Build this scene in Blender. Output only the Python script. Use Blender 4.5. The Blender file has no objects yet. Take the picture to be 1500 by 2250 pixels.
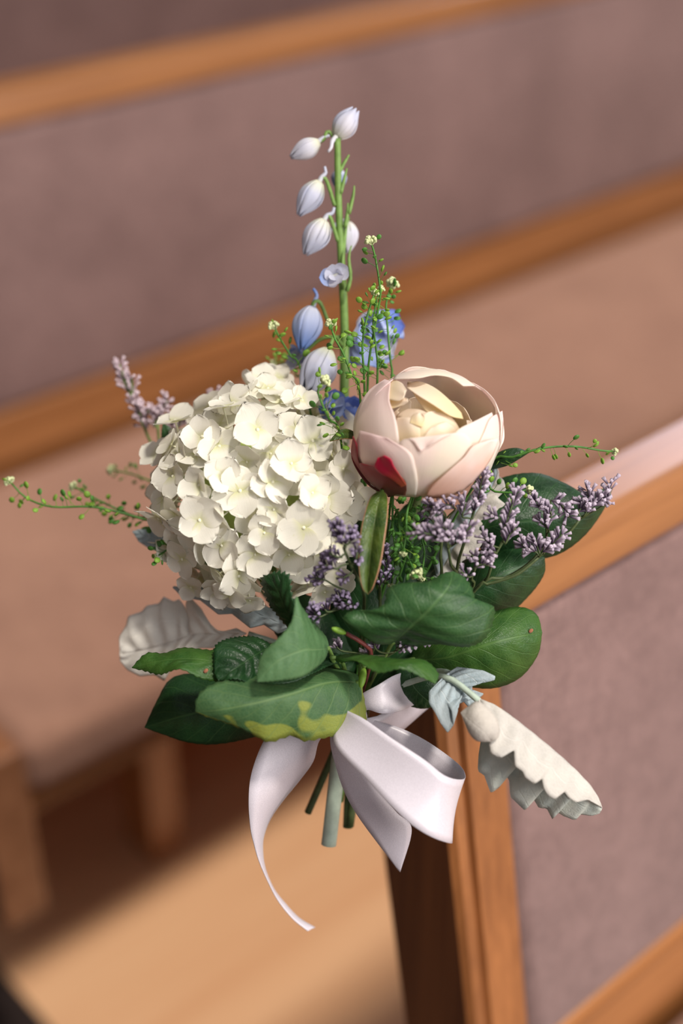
import bpy, bmesh, math, random
from mathutils import Vector, Matrix, Quaternion
random.seed(7)
C = bpy.context.scene.collection
scn = bpy.context.scene

# ------------------------------------------------------------------ camera
CAM = Vector((0.0, 0.0, 1.29))
R3 = Matrix(((0.74907688, 0.35392986, -0.56001561),
             (-0.66248308, 0.40019238, -0.63321579),
             (0.0, 0.84532817, 0.5342474)))
FPX, FOC = 3125.0, 0.70
cam_d = bpy.data.cameras.new('camera')
cam = bpy.data.objects.new('camera', cam_d); C.objects.link(cam)
cam.matrix_world = Matrix.Translation(CAM) @ R3.to_4x4()
cam_d.sensor_fit = 'VERTICAL'; cam_d.sensor_height = 36; cam_d.sensor_width = 24; cam_d.lens = 50
cam_d.clip_start = 0.02
cam_d.dof.use_dof = True; cam_d.dof.focus_distance = FOC; cam_d.dof.aperture_fstop = 2.3
scn.camera = cam

# ------------------------------------------------------------------ light
wd = bpy.data.worlds.new('world'); scn.world = wd; wd.use_nodes = True
wd.node_tree.nodes['Background'].inputs[0].default_value = (0.93, 0.92, 1.0, 1)
wd.node_tree.nodes['Background'].inputs[1].default_value = 0.46
sun_d = bpy.data.lights.new('sun', 'SUN'); sun_d.energy = 2.9; sun_d.angle = math.radians(7); sun_d.color = (1.0, 0.92, 0.82)
sun = bpy.data.objects.new('sun', sun_d); C.objects.link(sun)
sun.rotation_euler = Vector((-0.03, 0.13, -0.36)).to_track_quat('-Z', 'Y').to_euler()
fill_d = bpy.data.lights.new('fill_light', 'AREA'); fill_d.shape = 'RECTANGLE'; fill_d.size = 1.6; fill_d.size_y = 2.0; fill_d.energy = 105; fill_d.color = (1.0, 0.94, 0.90)  # fill lamp added behind the camera to brighten the flower fronts
fill = bpy.data.objects.new('fill_light', fill_d); C.objects.link(fill)
fill.location = (1.1, -2.3, 2.1); fill.rotation_euler = (Vector((0.38, 0.42, 0.85)) - Vector(fill.location)).to_track_quat('-Z', 'Y').to_euler()
far_d = bpy.data.lights.new('far_window_light', 'AREA'); far_d.shape = 'RECTANGLE'; far_d.size = 1.5; far_d.size_y = 1.3; far_d.energy = 34; far_d.color = (0.88, 0.84, 1.0)
far = bpy.data.objects.new('far_window_light', far_d); C.objects.link(far)
far.location = (4.3, 2.5, 2.9); far.rotation_euler = (Vector((1.2, 0.44, 0.85)) - Vector(far.location)).to_track_quat('-Z', 'Y').to_euler()
scn.view_settings.view_transform = 'Standard'; scn.view_settings.look = 'None'
scn.view_settings.gamma = 1.0; scn.view_settings.use_curve_mapping = False
scn.view_settings.exposure = -0.10
scn.cycles.use_denoising = True
scn.cycles.max_bounces = 8; scn.cycles.transparent_max_bounces = 8

# ------------------------------------------------------------------ helpers
def S2L(r, g, b):
    f = lambda c: c / 12.92 if c <= 0.04045 else ((c + 0.055) / 1.055) ** 2.4
    return (f(r / 255), f(g / 255), f(b / 255), 1)

AR, AU, AF = (Vector(R3.col[0]), Vector(R3.col[1]), Vector(R3.col[2]))   # right, up, towards the viewer's side of the bouquet
PX = FOC / FPX

def W(x, y, dz=0.0):
    """a bouquet point: two coordinates measured on the flat of the bouquet and dz metres out of it"""
    d = FOC - dz
    return CAM + R3 @ Vector(((x - 750) / FPX * d, -(y - 1125) / FPX * d, -d))

def crom(pts, n, closed=False):
    """Catmull-Rom through pts, n samples evenly by arc length"""
    pts = [Vector(p) for p in pts]
    if len(pts) == 2:
        return [pts[0].lerp(pts[1], i / (n - 1)) for i in range(n)]
    P = [2 * pts[0] - pts[1]] + pts + [2 * pts[-1] - pts[-2]]
    dense = []
    for i in range(1, len(P) - 2):
        a, b, c, d = P[i - 1], P[i], P[i + 1], P[i + 2]
        for k in range(12):
            t = k / 12
            dense.append(0.5 * ((2 * b) + (c - a) * t + (2 * a - 5 * b + 4 * c - d) * t * t + (3 * b - a - 3 * c + d) * t ** 3))
    dense.append(pts[-1])
    return even(dense, n)

def even(dense, n):
    L = [0.0]
    for i in range(1, len(dense)):
        L.append(L[-1] + (dense[i] - dense[i - 1]).length)
    out, j = [], 0
    for i in range(n):
        s = L[-1] * i / (n - 1)
        while j < len(L) - 2 and L[j + 1] < s:
            j += 1
        t = (s - L[j]) / max(1e-9, L[j + 1] - L[j])
        out.append(dense[j].lerp(dense[j + 1], min(1, max(0, t))))
    return out

class MB:
    def __init__(s):
        s.v = []; s.f = []; s.uv = []
    def grid(s, rows, closed=False, uvs=None):
        n, m = len(rows), len(rows[0]); b = len(s.v)
        for i, r in enumerate(rows):
            for j, p in enumerate(r):
                s.v.append(tuple(p))
        mm = m if closed else m - 1
        for i in range(n - 1):
            for j in range(mm):
                j2 = (j + 1) % m
                s.f.append((b + i * m + j, b + (i + 1) * m + j, b + (i + 1) * m + j2, b + i * m + j2))
                s.uv += [(i / (n - 1), j / mm), ((i + 1) / (n - 1), j / mm), ((i + 1) / (n - 1), (j + 1) / mm), (i / (n - 1), (j + 1) / mm)]
    def tube(s, pts, rad, sides=6, cap=True):
        n = len(pts); rows = []
        rr = rad if isinstance(rad, (list, tuple)) else [rad] * n
        up = Vector((0.31, 0.52, 0.79))
        for i, p in enumerate(pts):
            t = (pts[min(n - 1, i + 1)] - pts[max(0, i - 1)])
            t = t.normalized() if t.length > 1e-9 else Vector((0, 0, 1))
            a = t.cross(up)
            if a.length < 1e-4: a = t.cross(Vector((1, 0, 0)))
            a.normalize(); b = a.cross(t)
            rows.append([p + rr[i] * (math.cos(2 * math.pi * k / sides) * a + math.sin(2 * math.pi * k / sides) * b) for k in range(sides)])
        b0 = len(s.v); s.grid(rows, True)
        if cap:
            for base, rev in ((b0, False), (b0 + (n - 1) * sides, True)):
                f = [base + k for k in range(sides)]
                s.f.append(tuple(reversed(f) if rev else f)); s.uv += [(0.5, 0.5)] * sides
    def ball(s, c, r, nu=8, nv=6, sc=(1, 1, 1), axis=None):
        q = Vector((0, 0, 1)).rotation_difference(axis.normalized()) if axis is not None else Quaternion()
        rows = []
        for i in range(nv + 1):
            th = math.pi * i / nv
            th = min(max(th, 0.02), math.pi - 0.02)
            rows.append([c + q @ Vector((r * sc[0] * math.sin(th) * math.cos(2 * math.pi * k / nu), r * sc[1] * math.sin(th) * math.sin(2 * math.pi * k / nu), r * sc[2] * math.cos(th))) for k in range(nu)])
        s.grid(rows, True)
    def mesh(s, name, mat, smooth=True):
        me = bpy.data.meshes.new(name)
        me.from_pydata(s.v, [], s.f)
        ul = me.uv_layers.new(name='UVMap')
        ul.data.foreach_set('uv', [c for uv in s.uv for c in uv])
        if smooth: me.polygons.foreach_set('use_smooth', [True] * len(me.polygons))
        me.materials.append(mat); me.update()
        return me
    def build(s, name, mat, parent=None, smooth=True, thick=0, bevel=0):
        o = bpy.data.objects.new(name, s.mesh(name, mat, smooth)); C.objects.link(o)
        if parent is not None: put(o, parent)
        if thick:
            md = o.modifiers.new('solid', 'SOLIDIFY'); md.thickness = thick; md.offset = 0
        if bevel:
            md = o.modifiers.new('bevel', 'BEVEL'); md.width = bevel; md.segments = 3; md.limit_method = 'ANGLE'; md.angle_limit = math.radians(40)
        return o

def put(o, parent):
    """parent o, keeping where it stands"""
    o.parent = parent
    o.matrix_parent_inverse = root_m(parent).inverted()

def root_m(o):
    m = o.matrix_basis.copy()
    if o.parent is not None:
        m = root_m(o.parent) @ o.matrix_parent_inverse @ m
    return m

def inst(me, name, mat4, parent=None):
    o = bpy.data.objects.new(name, me); C.objects.link(o)
    o.matrix_basis = mat4
    if parent is not None: put(o, parent)
    return o

def thing(name, loc, label, cat, group=None):
    o = bpy.data.objects.new(name, None); C.objects.link(o); o.location = loc
    o.empty_display_size = 0.02
    return tag(o, label, cat, group)

def tag(o, label, cat, group=None):
    o['label'] = label; o['category'] = cat
    if group: o['group'] = group
    return o

def frame(loc, z, x=None, sc=1.0, roll=0.0):
    """matrix with local +Z along z"""
    z = z.normalized()
    x = (x if x is not None else Vector((0.3, 0.9, 0.2)))
    x = x - z * x.dot(z)
    if x.length < 1e-4: x = z.orthogonal()
    x.normalize(); y = z.cross(x)
    m = Matrix((x, y, z)).transposed().to_4x4()
    return Matrix.Translation(loc) @ m @ Matrix.Rotation(roll, 4, 'Z') @ Matrix.Scale(sc, 4)

def rnd(a, b): return random.uniform(a, b)
def rvec(): return Vector((random.gauss(0, 1), random.gauss(0, 1), random.gauss(0, 1))).normalized()

# ------------------------------------------------------------------ materials
class NT:
    def __init__(s, name):
        s.m = bpy.data.materials.new(name); s.m.use_nodes = True
        s.t = s.m.node_tree; s.t.nodes.clear()
        s.out = s.n('ShaderNodeOutputMaterial')
    def n(s, typ, **kw):
        nd = s.t.nodes.new(typ)
        for k, v in kw.items():
            if k in ('operation', 'blend_type', 'data_type', 'wave_type', 'bands_direction', 'feature', 'noise_dimensions', 'distance', 'rings_direction'): setattr(nd, k, v)
        return nd
    def l(s, a, b): s.t.links.new(a, b)
    def math(s, op, a, b=None, c=None):
        nd = s.n('ShaderNodeMath', operation=op)
        for i, x in enumerate((a, b, c)):
            if x is None: continue
            if isinstance(x, (int, float)): nd.inputs[i].default_value = x
            else: s.l(x, nd.inputs[i])
        return nd.outputs[0]
    def mix(s, fac, a, b, bt='MIX'):
        nd = s.n('ShaderNodeMix', data_type='RGBA', blend_type=bt)
        for i, x in ((0, fac), (6, a), (7, b)):
            if isinstance(x, (int, float)): nd.inputs[i].default_value = x
            elif isinstance(x, tuple): nd.inputs[i].default_value = x
            else: s.l(x, nd.inputs[i])
        return nd.outputs[2]
    def noise(s, vec, scale, detail=3, rough=0.5):
        nd = s.n('ShaderNodeTexNoise'); nd.inputs['Scale'].default_value = scale; nd.inputs['Detail'].default_value = detail; nd.inputs['Roughness'].default_value = rough
        if vec is not None: s.l(vec, nd.inputs['Vector'])
        return nd.outputs['Fac']
    def ramp(s, fac, lo, hi):
        nd = s.n('ShaderNodeMapRange'); nd.inputs[1].default_value = lo; nd.inputs[2].default_value = hi; nd.clamp = True
        s.l(fac, nd.inputs[0]); return nd.outputs[0]
    def coord(s, kind='Object', scale=(1, 1, 1)):
        tc = s.n('ShaderNodeTexCoord'); mp = s.n('ShaderNodeMapping'); mp.inputs['Scale'].default_value = scale
        s.l(tc.outputs[kind], mp.inputs[0]); return mp.outputs[0]
    def uv(s):
        tc = s.n('ShaderNodeTexCoord'); sp = s.n('ShaderNodeSeparateXYZ'); s.l(tc.outputs['UV'], sp.inputs[0])
        return tc.outputs['UV'], sp.outputs[0], sp.outputs[1]
    def bump(s, h, strength, dist):
        nd = s.n('ShaderNodeBump'); nd.inputs['Strength'].default_value = strength; nd.inputs['Distance'].default_value = dist
        s.l(h, nd.inputs['Height']); return nd.outputs[0]
    def finish(s, col, rough=0.5, bump=None, trans=0.0, tcol=None, spec=0.5, sheen=0.0, coat=0.0):
        p = s.n('ShaderNodeBsdfPrincipled')
        if isinstance(col, tuple): p.inputs['Base Color'].default_value = col
        else: s.l(col, p.inputs['Base Color'])
        p.inputs['Roughness'].default_value = rough
        p.inputs['Specular IOR Level'].default_value = spec
        if sheen:
            p.inputs['Sheen Weight'].default_value = sheen; p.inputs['Sheen Roughness'].default_value = 0.4
        if coat:
            p.inputs['Coat Weight'].default_value = coat; p.inputs['Coat Roughness'].default_value = 0.25
        if bump is not None: s.l(bump, p.inputs['Normal'])
        sh = p.outputs[0]
        if trans:
            t = s.n('ShaderNodeBsdfTranslucent')
            c = tcol if tcol is not None else col
            if isinstance(c, tuple): t.inputs[0].default_value = c
            else: s.l(c, t.inputs[0])
            mx = s.n('ShaderNodeMixShader'); mx.inputs[0].default_value = trans
            s.l(p.outputs[0], mx.inputs[1]); s.l(t.outputs[0], mx.inputs[2]); sh = mx.outputs[0]
        s.l(sh, s.out.inputs[0]); return s.m

def m_plain(name, col, rough=0.5, trans=0.0, var=0.15, scale=300, spec=0.4, tcol=None):
    t = NT(name); v = t.coord('Object')
    nz = t.noise(v, scale, 2)
    c = t.mix(t.ramp(nz, 0.3, 0.7), tuple(x * (1 - var) for x in col[:3]) + (1,), tuple(min(1, x * (1 + var)) for x in col[:3]) + (1,))
    return t.finish(c, rough, None, trans, tcol, spec)

def m_wood(name, a, b, axis, rough=0.30):
    t = NT(name)
    sc = [26, 26, 26]; sc[axis] = 1.6
    v = t.coord('Object', tuple(sc))
    n1 = t.noise(v, 1.0, 5, 0.6)
    sc2 = [170, 170, 170]; sc2[axis] = 5
    n2 = t.noise(t.coord('Object', tuple(sc2)), 1.0, 3, 0.6)
    f = t.math('ADD', t.math('MULTIPLY', t.ramp(n1, 0.3, 0.7), 0.65), t.math('MULTIPLY', t.ramp(n2, 0.35, 0.7), 0.35))
    col = t.mix(f, a, b)
    return t.finish(col, rough, t.bump(n2, 0.25, 0.0006), 0, None, 0.5, 0, 0.6)

def m_fabric(name, a, b):
    t = NT(name)
    v = t.coord('Object')
    big = t.noise(v, 9, 4, 0.6)
    mid = t.noise(t.coord('Object', (1, 1, 1)), 60, 3, 0.6)
    w1 = t.noise(t.coord('Object', (90, 1600, 1600)), 1.0, 2)
    w2 = t.noise(t.coord('Object', (1600, 90, 90)), 1.0, 2)
    weave = t.math('ADD', w1, w2)
    f = t.math('ADD', t.math('MULTIPLY', t.ramp(big, 0.3, 0.7), 0.35), t.math('MULTIPLY', t.ramp(mid, 0.3, 0.7), 0.2))
    f = t.math('ADD', f, t.math('MULTIPLY', t.ramp(weave, 0.75, 1.25), 0.45))
    return t.finish(t.mix(f, a, b), 0.9, t.bump(weave, 0.5, 0.001), 0, None, 0.15, 0.3)

def m_leaf(name, top, vein, dark=None, trans=0.22, rough=0.42, side=9.0, sun_patch=None, spec=0.4, rim=None):
    t = NT(name); uvv, u, v = t.uv()
    av = t.math('ABSOLUTE', t.math('SUBTRACT', v, 0.5))
    midrib = t.ramp(av, 0.022, 0.008)
    # side veins sweep forward from the midrib
    ph = t.math('SUBTRACT', t.math('MULTIPLY', u, side), t.math('MULTIPLY', t.math('POWER', av, 0.8), 5.0))
    ph = t.math('ADD', ph, t.math('MULTIPLY', t.noise(t.coord('UV', (3, 3, 3)), 2.0, 2), 0.35))
    fr = t.math('ABSOLUTE', t.math('SUBTRACT', t.math('FRACT', ph), 0.5))
    sv = t.ramp(fr, 0.06, 0.015)
    vo = t.n('ShaderNodeTexVoronoi', feature='DISTANCE_TO_EDGE'); vo.inputs['Scale'].default_value = 520
    t.l(t.coord('Object'), vo.inputs['Vector'])
    net = t.ramp(vo.outputs['Distance'], 0.16, 0.0)
    veins = t.math('MAXIMUM', t.math('MAXIMUM', midrib, t.math('MULTIPLY', sv, 0.75)), t.math('MULTIPLY', net, 0.3))
    nz = t.noise(t.coord('Object'), 90, 3)
    base = t.mix(t.ramp(nz, 0.3, 0.7), dark or tuple(c * 0.7 for c in top[:3]) + (1,), top)
    if sun_patch:  # patches of sun through the blade, painted into its colour
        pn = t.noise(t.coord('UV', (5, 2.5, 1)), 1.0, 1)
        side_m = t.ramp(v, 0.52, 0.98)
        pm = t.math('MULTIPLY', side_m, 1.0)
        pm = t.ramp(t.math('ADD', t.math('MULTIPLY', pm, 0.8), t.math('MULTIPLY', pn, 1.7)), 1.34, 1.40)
        base = t.mix(t.math('MULTIPLY', pm, 0.85), base, sun_patch)
    col = t.mix(t.math('MULTIPLY', veins, 0.55), base, vein)
    if rim: col = t.mix(t.ramp(av, 0.44, 0.475), col, rim)
    h = t.math('ADD', t.math('MULTIPLY', veins, -0.6), t.math('MULTIPLY', nz, 0.3))
    return t.finish(col, rough, t.bump(h, 0.55, 0.0006), trans, t.mix(0.5, col, (0.25, 0.42, 0.03, 1)), spec)

def m_petal(name, base, tip, mid=None, trans=0.3, rough=0.55, vein=0.12, edge=None, lo=0.0, hi=0.5):
    """colour runs from the claw of the petal (u=0) to its rim (u=1)"""
    t = NT(name); uvv, u, v = t.uv()
    col = t.mix(t.ramp(u, lo, hi), base, tip)
    if mid: col = t.mix(t.math('MULTIPLY', t.ramp(t.noise(t.coord('Object'), 45, 2), 0.45, 0.7), 0.8), col, mid)
    if edge: col = t.mix(t.math('MULTIPLY', t.ramp(u, 0.86, 1.0), 0.7), col, edge)
    nv = t.noise(t.coord('UV', (2.0, 34, 1)), 1.0, 3)
    col = t.mix(t.math('MULTIPLY', t.ramp(nv, 0.45, 0.75), vein), col, tuple(c * 0.6 for c in base[:3]) + (1,))
    return t.finish(col, rough, t.bump(nv, 0.22, 0.0006), trans, col, 0.25)

M = {}
M['wood_x'] = m_wood('oak_along', S2L(118, 72, 36), S2L(180, 122, 72), 0)
M['wood_z'] = m_wood('oak_upright', S2L(108, 64, 32), S2L(170, 110, 62), 2)
M['wood_y'] = m_wood('oak_across', S2L(114, 72, 46), S2L(166, 116, 82), 1)
M['fabric'] = m_fabric('mauve_weave', S2L(100, 78, 75), S2L(154, 125, 120))
M['seat_fabric'] = m_fabric('tan_mauve_weave', S2L(136, 100, 84), S2L(182, 140, 118))
M['hyd'] = m_petal('hydrangea_petal', S2L(216, 218, 150), S2L(244, 241, 228), None, 0.30, 0.6, 0.10, None, 0.0, 0.40)
M['hyd_c'] = m_plain('hydrangea_eye', S2L(236, 234, 206), 0.6, 0.1, 0.04)
M['hyd_s'] = m_plain('hydrangea_stalk', S2L(176, 196, 110), 0.5, 0.1, 0.1)
M['peo'] = m_petal('peony_petal', S2L(253, 246, 226), S2L(253, 242, 234), S2L(252, 234, 228), 0.42, 0.5, 0.05, None, 0.2, 0.95)
M['peo_pink'] = m_petal('peony_petal_pink', S2L(253, 246, 234), S2L(251, 230, 227), None, 0.40, 0.5, 0.05, None, 0.25, 0.9)
M['peo_in'] = m_petal('peony_inner_petal', S2L(250, 234, 190), S2L(253, 240, 222), None, 0.42, 0.5, 0.05, None, 0.1, 0.8)
M['peo_rust'] = m_petal('peony_petal_rust', S2L(236, 190, 160), S2L(251, 232, 224), S2L(244, 206, 184), 0.30, 0.5, 0.12, None, 0.05, 0.55)
M['sepal'] = m_petal('sepal_maroon', S2L(112, 58, 52), S2L(150, 54, 62), S2L(112, 74, 58), 0.1, 0.45, 0.2, None, 0.2, 0.9)
M['sepal_red'] = m_petal('sepal_red', S2L(176, 90, 60), S2L(190, 30, 66), None, 0.15, 0.4, 0.2, None, 0.0, 0.6)
M['del'] = m_petal('delphinium_pale', S2L(226, 228, 190), S2L(206, 210, 230), S2L(238, 234, 238), 0.3, 0.55, 0.2, None, 0.0, 0.35)
M['del_blue'] = m_petal('delphinium_blue', S2L(212, 216, 230), S2L(120, 152, 218), S2L(178, 192, 232), 0.3, 0.55, 0.25, None, 0.1, 0.9)
M['del_deep'] = m_petal('delphinium_deep', S2L(110, 132, 206), S2L(92, 122, 212), S2L(160, 176, 230), 0.25, 0.55, 0.25, None, 0.1, 0.9)
M['rust'] = m_plain('rust_spot', S2L(150, 96, 70), 0.8)
M['stem'] = m_plain('stem_green', S2L(116, 150, 76), 0.5, 0.1, 0.15)
M['stem_dark'] = m_plain('stem_dark_green', S2L(70, 84, 48), 0.5, 0.0, 0.2)
M['stem_pale'] = m_plain('stem_silver', S2L(170, 186, 170), 0.6, 0.0, 0.1)
M['stem_red'] = m_plain('stem_red', S2L(110, 50, 46), 0.5, 0.0, 0.2)
M['pod'] = m_plain('pod_green', S2L(134, 176, 66), 0.45, 0.3, 0.25, 150)
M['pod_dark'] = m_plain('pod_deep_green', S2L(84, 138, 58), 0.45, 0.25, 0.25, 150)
M['bud'] = m_plain('bud_cream', S2L(212, 220, 168), 0.6, 0.15, 0.1)
M['lim'] = m_petal('statice_floret', S2L(92, 74, 98), S2L(220, 206, 222), None, 0.2, 0.7, 0.2, None, 0.10, 0.95)
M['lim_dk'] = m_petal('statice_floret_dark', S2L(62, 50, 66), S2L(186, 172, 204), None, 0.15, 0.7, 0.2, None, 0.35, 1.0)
M['lim_pale'] = m_petal('statice_floret_pale', S2L(176, 150, 160), S2L(236, 218, 226), None, 0.2, 0.7, 0.1, None, 0.05, 0.9)
M['leaf'] = m_leaf('lemon_leaf', S2L(54, 94, 48), S2L(96, 132, 78), S2L(36, 72, 38))
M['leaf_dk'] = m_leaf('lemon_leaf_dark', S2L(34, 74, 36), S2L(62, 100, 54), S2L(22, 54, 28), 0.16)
M['leaf_lt'] = m_leaf('lemon_leaf_underside', S2L(86, 124, 80), S2L(118, 150, 100), S2L(70, 108, 66), 0.25, 0.55)
M['leaf_sunpatch'] = m_leaf('lemon_leaf_painted_sun', S2L(72, 108, 64), S2L(112, 140, 84), S2L(56, 92, 54), 0.25, 0.55, 9, S2L(142, 150, 60))  # its yellow-green patches are sunlight put into the leaf colour
M['leaf_peo'] = m_leaf('peony_leaf', S2L(88, 108, 40), S2L(124, 136, 64), S2L(44, 72, 32), 0.2, 0.36, 7, None, 0.4, S2L(176, 128, 96))
M['leaf_bright'] = m_leaf('lemon_leaf_bright', S2L(66, 104, 40), S2L(90, 126, 60), S2L(44, 84, 34), 0.25)
M['mil'] = m_leaf('dusty_miller', S2L(208, 203, 194), S2L(228, 224, 217), S2L(192, 188, 181), 0.15, 0.9, 8, None, 0.1)
M['mil_gr'] = m_leaf('dusty_miller_grey', S2L(176, 188, 192), S2L(200, 208, 208), S2L(150, 166, 172), 0.12, 0.9, 8, None, 0.1)
M['mil_white'] = m_leaf('dusty_miller_white', S2L(240, 235, 226), S2L(246, 242, 236), S2L(228, 224, 216), 0.2, 0.9, 8, None, 0.1)
M['mil_warm'] = m_leaf('dusty_miller_warm', S2L(204, 197, 186), S2L(220, 214, 204), S2L(186, 180, 172), 0.12, 0.9, 8, None, 0.1)
M['mil_top'] = m_leaf('dusty_miller_upper', S2L(216, 218, 206), S2L(196, 202, 192), S2L(176, 186, 180), 0.12, 0.9, 8, None, 0.1)

def m_ribbon():
    t = NT('satin_ribbon')
    w = t.noise(t.coord('Object', (2600, 2600, 2600)), 1.0, 1)
    c = t.mix(t.ramp(w, 0.4, 0.6), S2L(204, 198, 206), S2L(216, 210, 218))
    return t.finish(c, 0.34, t.bump(w, 0.05, 0.0002), 0.12, None, 0.6, 0.25)
M['rib'] = m_ribbon()

def m_floor():
    t = NT('floor_boards')
    v = t.coord('Object', (1.2, 14, 14)); n1 = t.noise(v, 1.0, 5, 0.6)
    n2 = t.noise(t.coord('Object', (4, 120, 120)), 1.0, 3)
    f = t.math('ADD', t.math('MULTIPLY', t.ramp(n1, 0.3, 0.7), 0.6), t.math('MULTIPLY', n2, 0.4))
    c = t.mix(f, S2L(208, 154, 112), S2L(232, 188, 146))
    return t.finish(c, 0.42, t.bump(n2, 0.1, 0.0005), 0, None, 0.5)
M['floor'] = m_floor()
M['wall'] = m_plain('wall_plaster', S2L(120, 98, 84), 0.9, 0, 0.04, 20)
M['runner'] = m_plain('runner_pile', S2L(46, 38, 36), 0.95, 0, 0.3, 900, 0.1)

# ------------------------------------------------------------------ setting
def box(mb, x0, x1, y0, y1, z0, z1):
    b = len(mb.v)
    mb.v += [(x, y, z) for x in (x0, x1) for y in (y0, y1) for z in (z0, z1)]
    for f in ((0, 1, 3, 2), (4, 6, 7, 5), (0, 4, 5, 1), (2, 3, 7, 6), (0, 2, 6, 4), (1, 5, 7, 3)):
        mb.f.append(tuple(b + i for i in f)); mb.uv += [(0, 0), (1, 0), (1, 1), (0, 1)]

def structure(name, mb, mat):
    o = mb.build(name, mat, None, False); o['kind'] = 'structure'; return o
mb = MB(); box(mb, -2.5, 7.5, -1.6, 4.6, -0.08, 0.0); structure('floor', mb, M['floor'])
mb = MB(); box(mb, -2.5, 7.5, 4.6, 4.75, -0.08, 3.2); structure('wall_back', mb, M['wall'])
mb = MB(); box(mb, -2.65, -2.5, -1.6, 4.75, -0.08, 4.4); structure('shade_wall', mb, M['wall'])  # unseen wall, added to keep sky light off the post's aisle face
mb = MB(); box(mb, -2.5, 2.8, 1.7, 4.6, 2.5, 2.62); structure('shade_slab', mb, M['wall'])  # unseen overhead slab, added to darken the farthest pew
mb = MB(); box(mb, -1.7, 0.425, -1.55, 4.55, 0.0, 0.008)
tag(mb.build('aisle_runner', M['runner'], None, False, 0, 0.002), 'dark charcoal carpet runner on the aisle floor beside the pew ends', 'carpet')

TILT = math.tan(math.radians(10))
def prism(prof, x0, x1, segs=1):
    """a YZ outline carried along X"""
    mb = MB(); n = len(prof)
    for x in (x0, x1):
        mb.v += [(x, y, z) for y, z in prof]
    for i in range(n):
        j = (i + 1) % n
        mb.f.append((i, j, n + j, n + i)); mb.uv += [(0, 0), (0, 1), (1, 1), (1, 0)]
    mb.f.append(tuple(range(n - 1, -1, -1))); mb.uv += [(0, 0)] * n
    mb.f.append(tuple(range(n, 2 * n))); mb.uv += [(0, 0)] * n
    return mb

def soft_block(x0, x1, yz, r=0.02, seg=5):
    """upholstered block: a quad YZ outline with rounded corners, carried along X with rounded ends"""
    def outline(inset):
        cx = sum(p[0] for p in yz) / 4; cz = sum(p[1] for p in yz) / 4
        pts = []
        for i in range(4):
            p = Vector(yz[i]); a = (Vector(yz[i - 1]) - p).normalized(); b = (Vector(yz[(i + 1) % 4]) - p).normalized()
            c = p + (a + b) * r
            s0, s1 = p + a * r - c, p + b * r - c
            for k in range(seg + 1):
                t = k / seg; d = s0.lerp(s1, t)
                d = d.normalized() * r
                pts.append(c + d * (1 - inset))
            q = pts[-1]
            nxt = Vector(yz[(i + 1) % 4])
        return pts
    rows = []
    for x, ins in ((x0, 1.0), (x0 + r * .3, 0.3), (x0 + r, 0.0), (x1 - r, 0.0), (x1 - r * .3, 0.3), (x1, 1.0)):
        rows.append([(x, p[0], p[1]) for p in outline(ins)])
    mb = MB(); mb.grid(rows, True)
    n = len(rows[0]); L = len(mb.v)
    mb.f.append(tuple(range(n))); mb.uv += [(0, 0)] * n
    mb.f.append(tuple(range(L - 1, L - n - 1, -1))); mb.uv += [(0, 0)] * n
    return mb

def pew(X0, Y0, label):
    X1 = X0 + 5.6
    t = thing('church_pew', (X0, Y0, 0), label, 'pew', 'church pews')
    yb = lambda z, d=0: Y0 + (z - 0.85) * TILT + d
    xi = X0 + 0.046
    prism([(yb(.812), .812), (yb(.85), .85), (yb(.85, .044), .851), (yb(.812, .044), .812)], xi, X1, ).build('top_rail', M['wood_x'], t, False, 0, 0.006)
    prism([(yb(.446, .002), .446), (yb(.506, .002), .506), (yb(.506, .04), .506), (yb(.446, .04), .446)], xi, X1).build('bottom_rail', M['wood_x'], t, False, 0, 0.004)
    soft_block(xi + .001, X1, [(yb(.508, -.004), .508), (yb(.811, .004), .811), (yb(.811, .034), .811), (yb(.508, .034), .508)], 0.012).build('back_cushion', M['fabric'], t)
    prism([(yb(.5, .036), .5), (yb(.815, .036), .815), (yb(.815, .048), .815), (yb(.5, .048), .5)], xi, X1).build('back_board', M['wood_x'], t, False)
    prism([(Y0 - .062, .012), (Y0 - .062, .50), (Y0 - .05, .50), (Y0 - .05, .012)], xi, X1).build('back_panel', M['wood_x'], t, False)
    sf, sb = Y0 - 0.51, Y0 - 0.072
    soft_block(xi + .001, X1, [(sf, .372), (sf, .441), (sb, .436), (sb, .372)], 0.022).build('seat_cushion', M['seat_fabric'], t)
    mb = MB(); box(mb, xi, X1, sf + .02, sb + .02, .34, .372); mb.build('seat_board', M['wood_x'], t, False, 0, 0.003)
    # upright end post with a beaded front corner, leaning with the back
    mb = MB()
    prof = [(0, .005), (.004, 0.001), (.0105, 0), (.0125, .004), (.0145, .004), (.0165, 0), (.046, 0), (.046, .066), (.044, .068), (.002, .068), (0, .066)]
    n = len(prof)
    for z in (0.0, .846, .852):
        for x, y in prof:
            k = 1 if z < .85 else .94
            mb.v.append((X0 + .023 + (x - .023) * k, yb(z) + .034 + (y - .034) * k, z))
    for r in range(2):
        for i in range(n):
            j = (i + 1) % n
            mb.f.append((r * n + i, r * n + j, (r + 1) * n + j, (r + 1) * n + i)); mb.uv += [(0, 0)] * 4
    mb.f.append(tuple(range(2 * n, 3 * n))); mb.uv += [(0, 0)] * n
    mb.f.append(tuple(range(n - 1, -1, -1))); mb.uv += [(0, 0)] * n
    mb.build('end_post', M['wood_z'], t, False)
    mb = MB(); box(mb, X0, X0 + .046, sf - .006, yb(.3) + .004, .243, .446); mb.build('seat_end', M['wood_y'], t, False, 0, 0.005)
    for k in range(3):
        mb = MB(); lx = X0 + .275 + k * 2.2
        box(mb, lx, lx + .045, Y0 - .335, Y0 - .275, 0, .34); mb.build('leg', M['wood_z'], t, False, 0, 0.004)
    return t
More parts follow.
